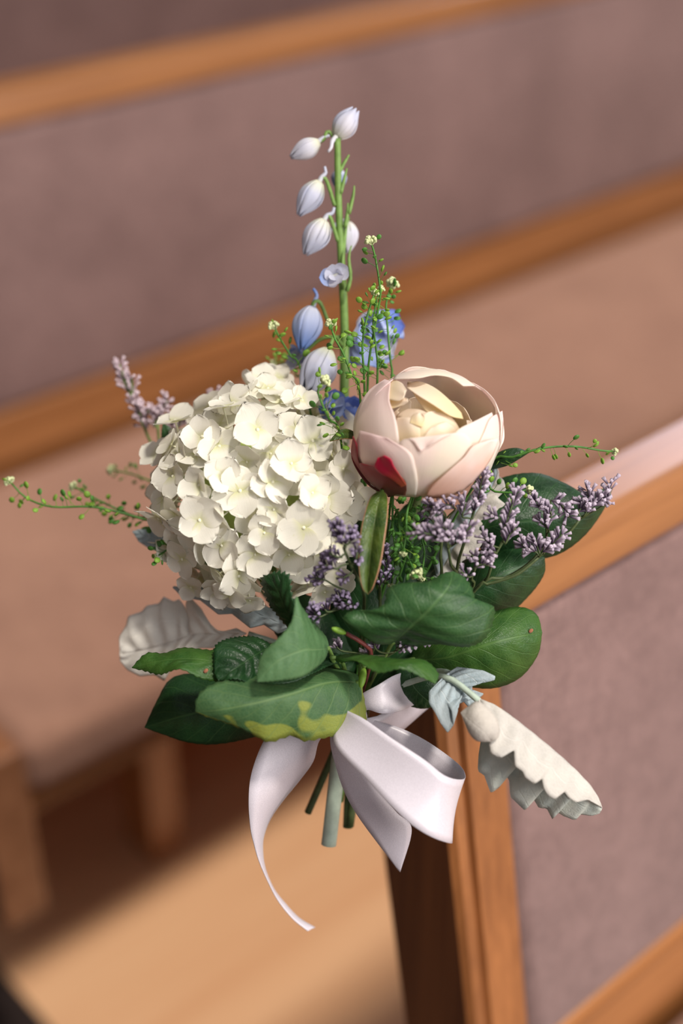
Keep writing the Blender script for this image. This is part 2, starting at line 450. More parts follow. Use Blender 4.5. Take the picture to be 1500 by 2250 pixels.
pew(0.433, 0.42, 'nearest oak pew with mauve woven back, flowers tied to its end post')
pew(0.372, 1.41, 'middle oak pew with mauve upholstered back and wide seat behind the flowers')
pew(0.372, 2.40, 'farthest oak pew in shade, glimpsed above the top rail of the middle pew')

# ------------------------------------------------------------------ leaves
def px3(pts, dz=0.0):
    return [W(p[0], p[1], (p[2] if len(p) > 2 else 0.0) + dz) for p in pts]

def leaf_mesh(mb, mid, left, right, n=44, m=9, bulge=0.10, serr=0.0, quilt=0.0, straight=False, nv=9):
    """blade between two margins and the midrib; mid/left/right are 3-D points"""
    lin = lambda p, k: even([Vector(q) for q in p], k)
    Mi = crom(mid, n); L = (lin if straight else crom)(left, n); Rr = (lin if straight else crom)(right, n)
    rows = []
    for i in range(n):
        u = i / (n - 1); row = []
        wL, wR = (L[i] - Mi[i]), (Rr[i] - Mi[i])
        tg = Mi[min(n - 1, i + 1)] - Mi[max(0, i - 1)]
        nor = tg.cross(wR - wL)
        if nor.length < 1e-10: nor = AF.copy()
        nor.normalize()
        if nor.dot(AF) < 0: nor = -nor
        for j in range(2 * m + 1):
            v = (j - m) / m; a = abs(v)
            w = wL if v < 0 else wR
            wl = w.length
            k = a
            if serr and a == 1: k = 1 + serr * (1.0 if i % 2 else -0.6) * (0.0015 / max(wl, .002))
            p = Mi[i] + w * k + nor * (bulge * wl * math.sin(math.pi * a) )
            if quilt:
                ph = u * nv - 1.1 * a
                p = p + nor * quilt * (abs(math.sin(math.pi * ph)) - .5) * math.sin(math.pi * min(1, a * 1.2 + .02)) * min(1, 6 * u, 6 * (1 - u))
            row.append(p)
        rows.append(row)
    mb.grid(rows)

BIND = W(788, 1552, -0.030)          # where the stems cross under the ribbon

def stem_to_bind(p, end=None, sag=0.0):
    a = Vector(p); b = BIND + Vector(((rnd(-.006, .006)), rnd(-.006, .006), 0))
    mid = a.lerp(b, .55) - AF * .01 + AU * sag
    return [a, mid, b]

def leaf(name, label, mid, left, right, mat, group=None, serr=0.0, quilt=0.0006, bulge=0.08, thick=0.0005, stalk=None, dz=0.0, n=44, straight=False, cat='leaf', nv=9, smat='stem'):
    mid, left, right = px3(mid, dz), px3(left, dz), px3(right, dz)
    left = [mid[0]] + left + [mid[-1]]; right = [mid[0]] + right + [mid[-1]]
    t = thing(name, mid[0], label, cat, group)
    mb = MB(); leaf_mesh(mb, mid, left, right, n, 8, bulge, serr, quilt, straight, nv)
    mb.build('blade', mat, t, True, thick)
    sp = px3(stalk, dz) if stalk else stem_to_bind(mid[0])
    if not stalk: sp = [mid[0]] + sp[1:]
    mb = MB(); mb.tube(crom([mid[0].lerp(mid[min(1, len(mid) - 1)], .15) - AF * .0006] + sp, 14), 0.0011, 6); mb.build('stalk', M[smat], t)
    return t

G = 'green leaves around the bouquet'
# long pale-backed leaf along the bottom
leaf('green_leaf', 'large green leaf with sunlight painted on its lower margin, covering the ribbon knot',
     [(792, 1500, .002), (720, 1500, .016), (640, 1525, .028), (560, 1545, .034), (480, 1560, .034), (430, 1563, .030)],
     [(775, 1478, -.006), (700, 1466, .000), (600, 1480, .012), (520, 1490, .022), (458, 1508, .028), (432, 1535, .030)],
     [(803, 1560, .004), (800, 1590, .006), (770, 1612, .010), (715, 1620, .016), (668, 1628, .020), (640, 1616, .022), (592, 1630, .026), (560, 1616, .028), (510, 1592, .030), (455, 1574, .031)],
     M['leaf_sunpatch'], G, 0.35, 0.0010, 0.06)
# dark leaf behind it to the lower left
leaf('green_leaf', 'dark green broad leaf hanging lowest on the left, behind the large bottom leaf',
     [(690, 1520, -.02), (600, 1530, -.012), (500, 1550, -.010), (400, 1575, -.014), (318, 1598, -.024)],
     [(640, 1480, -.03), (520, 1470, -.03), (430, 1478, -.028), (375, 1492, -.028), (345, 1540, -.028)],
     [(640, 1590, -.03), (545, 1622, -.026), (470, 1635, -.022), (410, 1630, -.022), (355, 1612, -.024)],
     M['leaf_dk'], G, 0.1, 0.0008)
# left pointing leaf
leaf('green_leaf', 'narrow green leaf pointing left over the silver leaf, with a brown speck',
     [(590, 1490, .006), (520, 1470, .012), (440, 1450, .014), (360, 1452, .012), (290, 1467, .006)],
     [(560, 1440, .002), (500, 1432, .006), (450, 1428, .006), (400, 1424, .004), (360, 1436, .004), (322, 1436, .005)],
     [(560, 1504, .010), (490, 1500, .016), (440, 1490, .020), (395, 1470, .022), (352, 1482, .014), (318, 1474, .008)],
     M['leaf_bright'], G, 0.3, 0.0010, 0.05)
# quilted dark leaf between
leaf('green_leaf', 'crinkled dark green leaf with deep veins, between the pointing and the folded leaves',
     [(600, 1418, .000), (560, 1440, .012), (520, 1468, .020), (480, 1496, .022)],
     [(560, 1400, .000), (510, 1402, .006), (474, 1418, .012), (470, 1450, .016), (472, 1480, .020)],
     [(600, 1450, .006), (585, 1490, .014), (560, 1504, .020), (520, 1492, .026)],
     M['leaf_dk'], G, 0.4, 0.0022, 0.05, nv=7)
# folded leaf in the middle: the far half and the near half turned over
leaf('folded_leaf', 'pale backed leaf folded over itself below the white flower head',
     [(722, 1425, .012), (690, 1428, .026), (662, 1430, .034), (610, 1452, .040), (566, 1498, .040)],
     [(716, 1400, .012), (690, 1370, .020), (660, 1330, .030), (650, 1310, .034), (640, 1365, .036), (612, 1402, .038), (578, 1434, .038), (566, 1465, .038)],
     [(712, 1450, .014), (690, 1470, .024), (660, 1488, .032), (610, 1496, .038)],
     M['leaf_lt'], None, 0.2, 0.0008, 0.05)
leaf('green_leaf', 'dark toothed leaf standing up under the white flower head',
     [(650, 1385, .012), (630, 1345, .018), (612, 1300, .020), (590, 1262, .016)],
     [(630, 1375, .006), (598, 1335, .010), (580, 1300, .010), (575, 1270, .012)],
     [(656, 1370, .014), (652, 1340, .022), (640, 1305, .024), (636, 1268, .024), (615, 1258, .020)],
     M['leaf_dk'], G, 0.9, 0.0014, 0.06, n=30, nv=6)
leaf('green_leaf', 'glossy dark leaf lying under the folded leaf at its lower edge',
     [(752, 1455, .000), (700, 1462, .010), (640, 1478, .020), (570, 1500, .026)],
     [(740, 1436, .0), (700, 1440, .006), (640, 1460, .016), (590, 1488, .024)],
     [(730, 1460, .004), (690, 1478, .016), (645, 1498, .024), (600, 1502, .028)],
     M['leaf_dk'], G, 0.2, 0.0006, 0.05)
# big middle right leaf
leaf('green_leaf', 'big veined green leaf at the centre with ragged lobes, below the peony',
     [(860, 1415, .012), (905, 1375, .030), (950, 1330, .038), (985, 1290, .034), (995, 1256, .024)],
     [(820, 1412, .020), (770, 1378, .030), (754, 1358, .032), (775, 1342, .030), (820, 1340, .034), (845, 1325, .034), (850, 1295, .030), (880, 1282, .030), (940, 1278, .028), (970, 1262, .026)],
     [(900, 1420, .012), (960, 1415, .020), (1030, 1420, .026), (1070, 1395, .026), (1086, 1340, .024), (1065, 1325, .026), (1045, 1320, .028), (1035, 1290, .026), (1018, 1268, .024)],
     M['leaf'], G, 0.35, 0.0012, 0.07, n=60, nv=8)
# narrow edge-on leaf
leaf('green_leaf', 'narrow curling leaf edge above the ribbon, right of the folded leaf',
     [(728, 1445, .010), (790, 1450, .022), (850, 1458, .032), (910, 1465, .034), (955, 1502, .030)],
     [(760, 1438, .012), (810, 1440, .020), (870, 1448, .026), (930, 1450, .026), (962, 1480, .026)],
     [(748, 1456, .014), (782, 1452, .026), (830, 1478, .034), (880, 1470, .036), (930, 1490, .034)],
     M['leaf_bright'], G, 0.3, 0.0006, 0.04)
# right side leaves
leaf('green_leaf', 'broad dark green leaf farthest right, behind lavender sprigs',
     [(1030, 1170, -.02), (1110, 1150, -.012), (1200, 1140, -.014), (1290, 1120, -.02), (1345, 1072, -.03)],
     [(1060, 1080, -.03), (1110, 1048, -.03), (1180, 1040, -.028), (1240, 1062, -.026), (1290, 1088, -.026), (1320, 1075, -.028)],
     [(1070, 1215, -.03), (1150, 1228, -.03), (1220, 1220, -.028), (1280, 1180, -.028), (1325, 1120, -.03)],
     M['leaf_dk'], G, 0.08, 0.0008)
leaf('green_leaf', 'rounded dark leaf on the right between the two broadest leaves',
     [(980, 1330, -.02), (1040, 1300, -.012), (1110, 1260, -.012), (1196, 1225, -.022)],
     [(1000, 1250, -.03), (1060, 1205, -.03), (1120, 1190, -.028), (1170, 1200, -.026)],
     [(1030, 1360, -.03), (1100, 1360, -.03), (1160, 1310, -.028), (1194, 1262, -.026)],
     M['leaf_dk'], G, 0.08, 0.0008)
leaf('green_leaf', 'bright green rounded leaf at lower right with a tiny rust spot',
     [(900, 1450, -.012), (980, 1445, -.002), (1070, 1415, .002), (1130, 1400, -.002), (1190, 1390, -.012)],
     [(930, 1400, -.02), (1000, 1370, -.012), (1080, 1345, -.012), (1140, 1334, -.014), (1178, 1350, -.014)],
     [(940, 1490, -.02), (1010, 1505, -.016), (1080, 1512, -.016), (1140, 1490, -.016), (1180, 1440, -.014)],
     M['leaf_bright'], G, 0.08, 0.0008)
leaf('green_leaf', 'small dark round leaf beside the upper ribbon loop and silver leaf',
     [(900, 1460, -.012), (905, 1500, -.010), (930, 1530, -.012), (960, 1552, -.018)],
     [(870, 1475, -.012), (866, 1510, -.014), (880, 1540, -.018), (920, 1556, -.018)],
     [(940, 1470, -.012), (962, 1500, -.012), (975, 1530, -.014), (975, 1548, -.018)],
     M['leaf_dk'], G, 0.08, 0.0006)
for lab, mid, L_, R_ in (
    ('dark shaded leaf deep in the bouquet behind the olive leaf', [(800, 1480, -.028), (800, 1380, -.022), (810, 1260, -.022), (830, 1130, -.026)], [(740, 1440, -.03), (725, 1340, -.03), (740, 1220, -.03), (780, 1150, -.03)], [(860, 1440, -.03), (885, 1340, -.03), (890, 1230, -.03), (865, 1150, -.03)]),
    ('dark shaded leaf deep under the peony behind the pod sprigs', [(830, 1480, -.034), (870, 1360, -.028), (900, 1230, -.028), (925, 1100, -.032)], [(800, 1400, -.036), (820, 1290, -.036), (850, 1170, -.036), (890, 1110, -.034)], [(900, 1440, -.036), (950, 1340, -.036), (985, 1220, -.036), (975, 1130, -.034)]),
    ('dark shaded leaf at the heart of the bouquet under the white flower head', [(770, 1500, -.024), (720, 1430, -.018), (670, 1370, -.018), (600, 1320, -.022)], [(720, 1490, -.03), (660, 1450, -.028), (610, 1400, -.028), (590, 1350, -.026)], [(790, 1420, -.03), (750, 1370, -.028), (700, 1320, -.028), (640, 1300, -.026)]),
    ('dark shaded leaf behind the big centre leaf and the ribbon tie', [(800, 1540, -.03), (850, 1470, -.02), (910, 1420, -.016), (985, 1380, -.02)], [(790, 1490, -.03), (810, 1430, -.026), (860, 1380, -.024), (930, 1360, -.022)], [(850, 1540, -.03), (910, 1500, -.026), (960, 1460, -.024), (990, 1410, -.022)])):
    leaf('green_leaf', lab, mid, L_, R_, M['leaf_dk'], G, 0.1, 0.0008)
# peony leaf and small ones
leaf('peony_leaf', 'long glossy olive leaf with pink rim hanging below the peony',
     [(838, 1078, .018), (826, 1130, .024), (817, 1190, .028), (811, 1250, .029), (808, 1306, .030)],
     [(815, 1092, .018), (800, 1130, .026), (790, 1180, .030), (787, 1240, .032), (795, 1290, .032)],
     [(850, 1090, .018), (852, 1130, .026), (846, 1180, .032), (836, 1240, .034), (820, 1290, .033)],
     M['leaf_peo'], None, 0.0, 0.0004, 0.14, stalk=[(845, 1060, .0), (852, 1040, -.02)])
leaf('peony_leaf', 'slim dark green leaf jutting right from under the peony',
     [(1060, 1030, -.022), (1100, 1010, -.012), (1130, 1000, -.010), (1162, 994, -.012)],
     [(1075, 1008, -.02), (1105, 990, -.016), (1135, 985, -.014)],
     [(1085, 1030, -.02), (1115, 1022, -.014), (1140, 1008, -.012)],
     M['leaf_dk'], None, 0.0, 0.0004, 0.1, stalk=[(1030, 1045, -.03), (980, 1090, -.04)])
leaf('peony_leaf', 'small bronze leaf curling left beside the peony bud',
     [(785, 965, -.012), (765, 952, -.004), (745, 955, .002), (724, 970, .004)],
     [(775, 948, -.008), (752, 942, -.002), (735, 956, .002)],
     [(775, 965, -.006), (755, 965, .002), (738, 968, .004)],
     M['leaf_peo'], None, 0.0, 0.0003, 0.1, stalk=[(800, 985, -.02), (830, 1040, -.03)])
leaf('green_leaf', 'small upright green leaf at upper left behind the white flower head',
     [(385, 1005, -.045), (376, 980, -.042), (366, 955, -.042), (358, 930, -.044)],
     [(366, 998, -.045), (356, 975, -.043), (355, 950, -.043)],
     [(392, 985, -.045), (388, 960, -.043), (374, 940, -.043)],
     M['leaf'], G, 0.1, 0.0004, 0.1, stalk=[(400, 1040, -.05), (470, 1150, -.05)], n=24)

for lf, p in (('narrow green leaf pointing', W(452, 1474, .0190)), ('bright green rounded leaf at lower', W(1166, 1386, -.006))):
    o = [x for x in bpy.data.objects if x.get('label', '').startswith(lf)][0]
    mb = MB(); mb.ball(p, .0011, 8, 5, (1.3, .9, .35), AF); mb.build('blemish', M['rust'], o)
# ------------------------------------------------------------------ silver leaves
SG = 'silver leaves in the bouquet'
def silver(label, mid, left, right, ml, mr, stalk, dz=0.0, bulge=0.05, q=0.0004, extra=()):
    """lobed felt leaf: the two halves of the blade are pieces of their own so each keeps its face"""
    mid3, l3, r3 = px3(mid, dz), px3(left, dz), px3(right, dz)
    t = thing('silver_leaf', mid3[0], label, 'leaf', SG)
    for edge, mat, nm in ((l3, ml, 'blade_half'), (r3, mr, 'blade_half')):
        if not edge: continue
        n = 90
        E_ = even([mid3[0]] + edge + [mid3[-1]], n); Mi = crom(mid3, n)
        rows = []
        for i in range(n):
            w = E_[i] - Mi[i]
            tg = Mi[min(n - 1, i + 1)] - Mi[max(0, i - 1)]
            nor = tg.cross(w); nor = nor.normalized() if nor.length > 1e-10 else AF.copy()
            if nor.dot(AF) < 0: nor = -nor
            row = []
            for j in range(11):
                a = j / 10
                p = Mi[i] + w * a + nor * (bulge * w.length * math.sin(math.pi * a))
                p = p + nor * q * math.sin(math.pi * (i / n * 9 - a * .8) * 2) * math.sin(math.pi * min(1, a + .1))
                row.append(p)
            rows.append(row)
        mb = MB(); mb.grid(rows); mb.build(nm, mat, t, True, 0.0007)
    for e in extra:
        mb = MB(); em, el, er = px3(e[0], dz), px3(e[1], dz), px3(e[2], dz)
        leaf_mesh(mb, em, [em[0]] + el + [em[-1]], [em[0]] + er + [em[-1]], 26, 5, 0.12, 0, 0.0006)
        mb.build('lobe', e[3], t, True, 0.0007)
    mb = MB(); mb.tube(crom(px3(stalk, dz), 16), [0.0016] * 16, 6); mb.build('stalk', M['stem_pale'], t)
    return t

silver('white felted silver leaf folded lengthwise, hanging at the lower right',
       [(1052, 1535, .020), (1102, 1559, .024), (1189, 1626, .024), (1261, 1689, .020), (1304, 1737, .016), (1321, 1775, .012)],
       [(1050, 1580, .026), (1074, 1631, .032), (1078, 1655, .034), (1100, 1665, .035), (1129, 1648, .032), (1131, 1684, .034), (1148, 1694, .034), (1153, 1708, .034), (1174, 1722, .034), (1190, 1710, .031), (1194, 1732, .032), (1204, 1748, .032), (1218, 1756, .031), (1239, 1739, .027), (1248, 1752, .027), (1264, 1763, .026), (1290, 1757, .021), (1314, 1770, .016)],
       [(1060, 1610, .008), (1052, 1660, .012), (1050, 1694, .014), (1064, 1703, .014), (1078, 1742, .016), (1096, 1729, .014), (1107, 1698, .010), (1119, 1713, .010), (1122, 1751, .013), (1153, 1781, .014), (1162, 1756, .010), (1168, 1748, .008), (1184, 1775, .010), (1201, 1775, .010), (1213, 1799, .012), (1218, 1780, .009), (1237, 1792, .010), (1263, 1802, .011), (1272, 1788, .009), (1299, 1792, .010), (1318, 1786, .011)],
       M['mil'], M['mil_top'], [(1052, 1540, .020), (1040, 1530, .018), (985, 1490, .012), (930, 1490, -.002), (850, 1520, -.02), (788, 1552, -.03)],
       extra=[([(1013, 1566, .030), (1040, 1590, .036), (1066, 1612, .038), (1078, 1628, .034)],
               [(1030, 1552, .030), (1052, 1542, .032), (1085, 1572, .034), (1096, 1600, .034), (1092, 1620, .034)],
               [(1022, 1590, .032), (1034, 1615, .034), (1050, 1628, .035)], M['mil_warm'])])
silver('grey silver leaf with deep spidery lobes above the folded white one',
       [(985, 1478, .006), (1000, 1500, .012), (1020, 1520, .012), (1045, 1545, .010)],
       [(975, 1485, .010), (942, 1520, .014), (942, 1545, .018), (955, 1565, .020), (968, 1590, .022), (983, 1610, .022), (996, 1592, .022), (992, 1562, .022), (981, 1545, .018), (992, 1532, .014), (994, 1545, .014), (1005, 1548, .014), (1012, 1535, .012), (1030, 1555, .012)],
       [(1004, 1466, .006), (1035, 1470, .010), (1062, 1474, .012), (1088, 1486, .014), (1086, 1494, .014), (1058, 1488, .012), (1036, 1500, .010), (1036, 1515, .010), (1062, 1524, .012), (1050, 1534, .010)],
       M['mil_gr'], M['mil_gr'], [(988, 1480, .004), (960, 1475, -.004), (880, 1490, -.02), (788, 1552, -.03)], 0, 0.03, 0.0005)
silver('wide white silver leaf with scalloped edge at far left, out of focus',
       [(540, 1392, -.03), (480, 1394, -.034), (420, 1397, -.038), (336, 1424, -.044), (264, 1438, -.05)],
       [(520, 1380, -.032), (490, 1388, -.034), (462, 1384, -.036), (452, 1358, -.04), (440, 1335, -.04), (414, 1308, -.044), (408, 1330, -.044), (424, 1380, -.042), (416, 1360, -.044), (408, 1336, -.046), (394, 1316, -.048), (382, 1322, -.048), (360, 1311, -.05), (350, 1326, -.05), (322, 1331, -.052), (312, 1344, -.052), (282, 1354, -.054), (278, 1374, -.054), (262, 1400, -.054)],
       [(500, 1412, -.032), (470, 1424, -.034), (440, 1424, -.036), (402, 1442, -.038), (374, 1474, -.042), (361, 1496, -.044), (340, 1483, -.046), (308, 1486, -.048), (280, 1472, -.05), (264, 1452, -.05)],
       M['mil_white'], M['mil_white'], [(545, 1392, -.03), (620, 1420, -.03), (700, 1490, -.03), (788, 1552, -.03)], 0, 0.05, 0.0008)
silver('pale silver leaf standing behind the lavender, right of the peony',
       [(960, 1265, -.024), (1000, 1200, -.020), (1050, 1120, -.020), (1085, 1060, -.022), (1092, 1030, -.024)],
       [(950, 1230, -.026), (965, 1180, -.026), (990, 1130, -.026), (1015, 1110, -.026), (1040, 1080, -.026), (1060, 1050, -.026), (1080, 1030, -.026)],
       [(1000, 1262, -.026), (1020, 1268, -.02), (1012, 1235, -.016), (1045, 1215, -.014), (1070, 1180, -.016), (1060, 1165, -.018), (1100, 1150, -.016), (1112, 1110, -.018), (1092, 1095, -.02), (1112, 1075, -.02), (1106, 1056, -.022), (1092, 1045, -.024)],
       M['mil_gr'], M['mil'], [(958, 1268, -.024), (900, 1370, -.03), (820, 1480, -.03), (788, 1552, -.03)], 0, 0.08, 0.0008)
silver('small blue grey silver leaf tip left of the white flower head',
       [(420, 1200, -.040), (380, 1195, -.040), (340, 1185, -.042), (292, 1168, -.044)],
       [(400, 1170, -.042), (370, 1166, -.042), (345, 1172, -.043), (325, 1163, -.044), (305, 1163, -.044)],
       [(400, 1222, -.042), (375, 1224, -.042), (350, 1212, -.043), (330, 1206, -.044), (305, 1190, -.044)],
       M['mil_gr'], M['mil_gr'], [(420, 1200, -.040), (520, 1300, -.045), (680, 1450, -.04), (788, 1552, -.03)], 0, 0.05, 0.0006)
silver('grey silver leaf tucked beneath the white flower head on the left',
       [(640, 1380, -.02), (570, 1350, -.02), (490, 1318, -.024), (410, 1300, -.03), (380, 1290, -.032)],
       [(610, 1345, -.022), (570, 1325, -.024), (540, 1330, -.024), (500, 1296, -.028), (470, 1306, -.028), (430, 1280, -.032), (400, 1288, -.032)],
       [(610, 1392, -.022), (580, 1372, -.022), (550, 1380, -.022), (510, 1348, -.026), (480, 1350, -.026), (440, 1318, -.03), (400, 1312, -.032)],
       M['mil_gr'], M['mil_gr'], [(640, 1380, -.02), (700, 1440, -.025), (788, 1552, -.03)], 0, 0.05, 0.0006)

# ------------------------------------------------------------------ hydrangea
HC = W(560, 1085, -0.030); HR = Vector((232 * PX, 238 * PX, 0.046))
hyd = thing('hydrangea', HC, 'round cream white hydrangea head of many small four petalled florets', 'flower')
def hyd_petal(k, mat='hyd'):
    rng = random.Random(k)
    mb = MB(); rows = []; n, m = 10, 9
    cup = [0.06, 0.34, 0.62, -0.26, 0.20, -.08][k]; tw = rng.uniform(-.34, .34); wd_ = rng.uniform(.48, .58); f1 = rng.uniform(0, 6)
    for i in range(n):
        u = .5 - .5 * math.cos(math.pi * i / (n - 1)); row = []
        hw = wd_ * math.sqrt(max(0, 1 - ((u - .56) / .56) ** 2)) ** .85 if u < .56 else wd_ * max(0, 1 - ((u - .56) / .445) ** 1.8) ** .62
        hw = max(hw, .06)
        for j in range(m):
            v = -1 + 2 * j / (m - 1)
            e = 1 + .035 * math.sin(13 * v + f1) * u
            x = u * e - .05 * v * v * u; y = v * hw * (1 + .03 * math.sin(17 * u + f1))
            z = .04 + cup * u * u * .6 + .22 * y * y * (1 if k % 2 else .4) + tw * y * u + .05 * math.sin(4 * y + 4 * u + f1) * u
            row.append(Vector((x, y, z)))
        rows.append(row)
    mb.grid(rows); return mb.mesh('petal', M[mat])
HP = [hyd_petal(k) for k in range(6)]
mb = MB(); mb.ball(Vector((0, 0, .05)), .085, 8, 5, (1, 1, .8)); mb.tube(crom([Vector((0, 0, .04)), Vector((.05, 0, -.8)), Vector((0, .1, -1.7))], 6), [.05, .045, .04, .04, .05, .05], 5)
HE = mb.mesh('floret', M['hyd_c'])
placed = []
def floret(p, nrm, size, roll, kinds=None):
    m4 = frame(p, nrm, AR, size, roll)
    f = inst(HE, 'floret', m4, hyd)
    ks = kinds or random.choice(([0, 0, 4, 0], [1, 4, 1, 0], [2, 1, 2, 4], [4, 0, 5, 1], [5, 5, 0, 3]))
    for q in range(4):
        a = q * math.pi / 2 + rnd(-.13, .13)
        inst(HP[ks[q]], 'petal', m4 @ Matrix.Rotation(a, 4, 'Z') @ Matrix.Rotation(rnd(-.42, .22), 4, 'Y') @ Matrix.Scale(rnd(.86, 1.14), 4) @ Matrix.Translation((0, 0, .012 * q)), f)
    placed.append((p, size))
def ell(dirv):
    return HC + AR * dirv[0] * HR[0] + AU * dirv[1] * HR[1] + AF * dirv[2] * HR[2]
def hydro(px, py):
    """point of the head's dome over a spot on the flat of the bouquet"""
    d = W(px, py, -0.030) - HC
    a, b = d.dot(AR) / HR[0], d.dot(AU) / HR[1]
    c = math.sqrt(max(0.02, 1 - a * a - b * b)); v = Vector((a, b, c))
    nr = (AR * a / HR[0] + AU * b / HR[1] + AF * c / HR[2]).normalized()
    return ell(v), nr
FX = [(540, 1082, 62, .3, (0, .1), [0, 0, 0, 0]), (466, 1138, 58, .55, (-.15, .1), [0, 4, 0, 1]), (662, 1152, 62, .2, (.1, -.1), [0, 4, 0, 4]),
      (677, 1086, 50, .5, (.15, .1), [4, 0, 1, 4]), (748, 1108, 52, .1, (.25, .1), [0, 1, 4, 0]), (610, 1120, 46, .9, (0, -.2), [1, 4, 0, 1]),
      (575, 960, 60, .4, (0, .3), [2, 1, 0, 4]), (455, 965, 58, .2, (-.2, .35), [0, 4, 1, 0]), (590, 1168, 48, .3, (0, -.4), [4, 1, 4, 0]),
      (500, 1195, 50, 1.0, (-.1, -.5), [1, 4, 2, 0]), (690, 975, 58, .7, (.3, .3), [0, 1, 4, 0]), (460, 1070, 44, .3, (-.5, .1), [2, 1, 2, 1]),
      (395, 1050, 50, .2, (-.7, .2), [0, 4, 1, 4]), (640, 1030, 52, .1, (.1, .3), [4, 1, 0, 1]), (570, 1215, 50, .6, (0, -.6), [4, 0, 4, 1]),
      (490, 1280, 46, .4, (-.2, -.8), [1, 2, 4, 1]), (545, 1280, 44, .1, (0, -.9), [2, 1, 2, 4]), (640, 1215, 46, .2, (.2, -.6), [1, 4, 1, 2]),
      (410, 1225, 48, .5, (-.6, -.5), [4, 1, 0, 2]), (590, 870, 52, .2, (.1, .7), [4, 1, 0, 4]), (520, 890, 50, .8, (-.2, .7), [0, 4, 4, 1]),
      (735, 1040, 50, .3, (.5, .2), [0, 4, 0, 1]), (660, 895, 48, .1, (.4, .6), [1, 0, 4, 0])]
for px, py, r, roll, tl, ks in FX:
    p, nr = hydro(px, py)
    nz = (AF * 1.0 + AR * tl[0] + AU * tl[1] + nr * .25)
    floret(p + nr * rnd(-.002, .006), nz, r * PX * .98, roll, ks)
for px, py, dz, r, tl in ((748, 1190, -.006, 46, (.4, -.2)), (742, 1262, -.008, 48, (.1, -.5)), (712, 1300, -.012, 44, (.1, -.6)), (790, 1100, -.010, 50, (.4, .0)), (505, 1305, -.004, 42, (-.2, -.7)), (548, 1318, -.006, 38, (.2, -.9)),
                          (575, 838, -.030, 44, (.0, .8)), (612, 828, -.036, 40, (.3, .9)), (440, 930, -.040, 46, (-.5, .6)), (420, 1290, -.02, 40, (-.5, -.8)), (380, 1150, -.03, 46, (-.8, -.1)), (362, 1075, -.036, 44, (-.9, .2)), (390, 985, -.04, 46, (-.8, .5))):
    floret(W(px, py, dz), AF * .8 + AR * tl[0] + AU * tl[1], r * PX, rnd(0, 1.5))
tries = 0
while len(placed) < 132 and tries < 6000:
    tries += 1
    d = rvec()
    if d.z < -0.45: continue
    s = rnd(.85, 1.0)
    p = ell(d * rnd(.80, 1.06)); sz = rnd(46, 60) * PX
    if any((p - q).length < (sz + z) * .40 for q, z in placed): continue
    if d.y < -.9 and d.z < 0: continue
    nr = (AR * d.x / HR[0] + AU * d.y / HR[1] + AF * d.z / HR[2]).normalized()
    floret(p, nr + rvec() * .62 + AF * .1, sz, rnd(0, 1.57))
mb = MB(); mb.ball(HC, 1, 20, 14, (HR[0] * .62, HR[2] * .62, HR[1] * .62), AU); mb.build('flower_core', M['hyd_s'], hyd)
mb = MB(); mb.tube(crom([HC - AU * .02, W(640, 1330, -.045), W(720, 1450, -.04), BIND + AR * -.004, W(745, 1760, -.042)], 24), .0022, 8); mb.build('stem', M['stem'], hyd)

# ------------------------------------------------------------------ peony
PC = W(941, 952, 0.004); PR = 0.0352
pA = (AR * .10 + AU * .66 + AF * .74).normalized()          # where the bud opens
pX = AR - pA * AR.dot(pA); pX.normalize(); pY = pA.cross(pX) # pX right, pY towards the back of the opening
peony = thing('peony', PC - pA * PR, 'half open blush pink peony bud with cupped petals', 'flower')
def sph(th, az, r):
    o = r * (pA * math.cos(th) + math.sin(th) * (pX * math.cos(az) + pY * math.sin(az)))
    return PC + o - AU * (o.dot(AU) * .10)
def ppetal(az, hw, top, mat, r=1.0, flare=0.0, tilt=0.0, ruf=0.04, roundness=.5, name='petal', base=2.75, n=22, m=17, seed=0, inward=0.0, squash=1.0, parent=None, peak=0.0):
    """cupped petal on the bud: az its side in degrees (0 right, 90 back, -90 front), hw half width in degrees, top polar angle of its rim"""
    rg = random.Random(seed + int(az)); a0, h0, t0 = map(math.radians, (az, hw, top)); f1, f2 = rg.uniform(0, 6), rg.uniform(0, 6)
    rows = []
    for i in range(n):
        u = i / (n - 1); row = []
        for j in range(m):
            v = -1 + 2 * j / (m - 1)
            te = t0 + roundness * (abs(v - peak) ** 2.4) * .9 + ruf * math.sin(5 * v + f1) * .6 + ruf * math.sin(11 * v + f2) * .4
            th = base + (te - base) * u
            wdt = h0 * min(1, .35 + 1.0 * u ** .7)
            a = a0 + v * wdt + tilt * (u - .5)
            rr = PR * r * (1 + flare * u ** 3 - inward * u ** 4) * (1 + .018 * math.sin(3 * v + f2) * u) 
            row.append(sph(th, a, rr * (1.0 - .06 * v * v * (1 - squash))))
        rows.append(row)
    mb = MB(); mb.grid(rows); return mb.build(name, mat, parent or peony, True, 0.0003)
PRX, PRY, PRZ = 0.0362, 0.0318, 0.0335
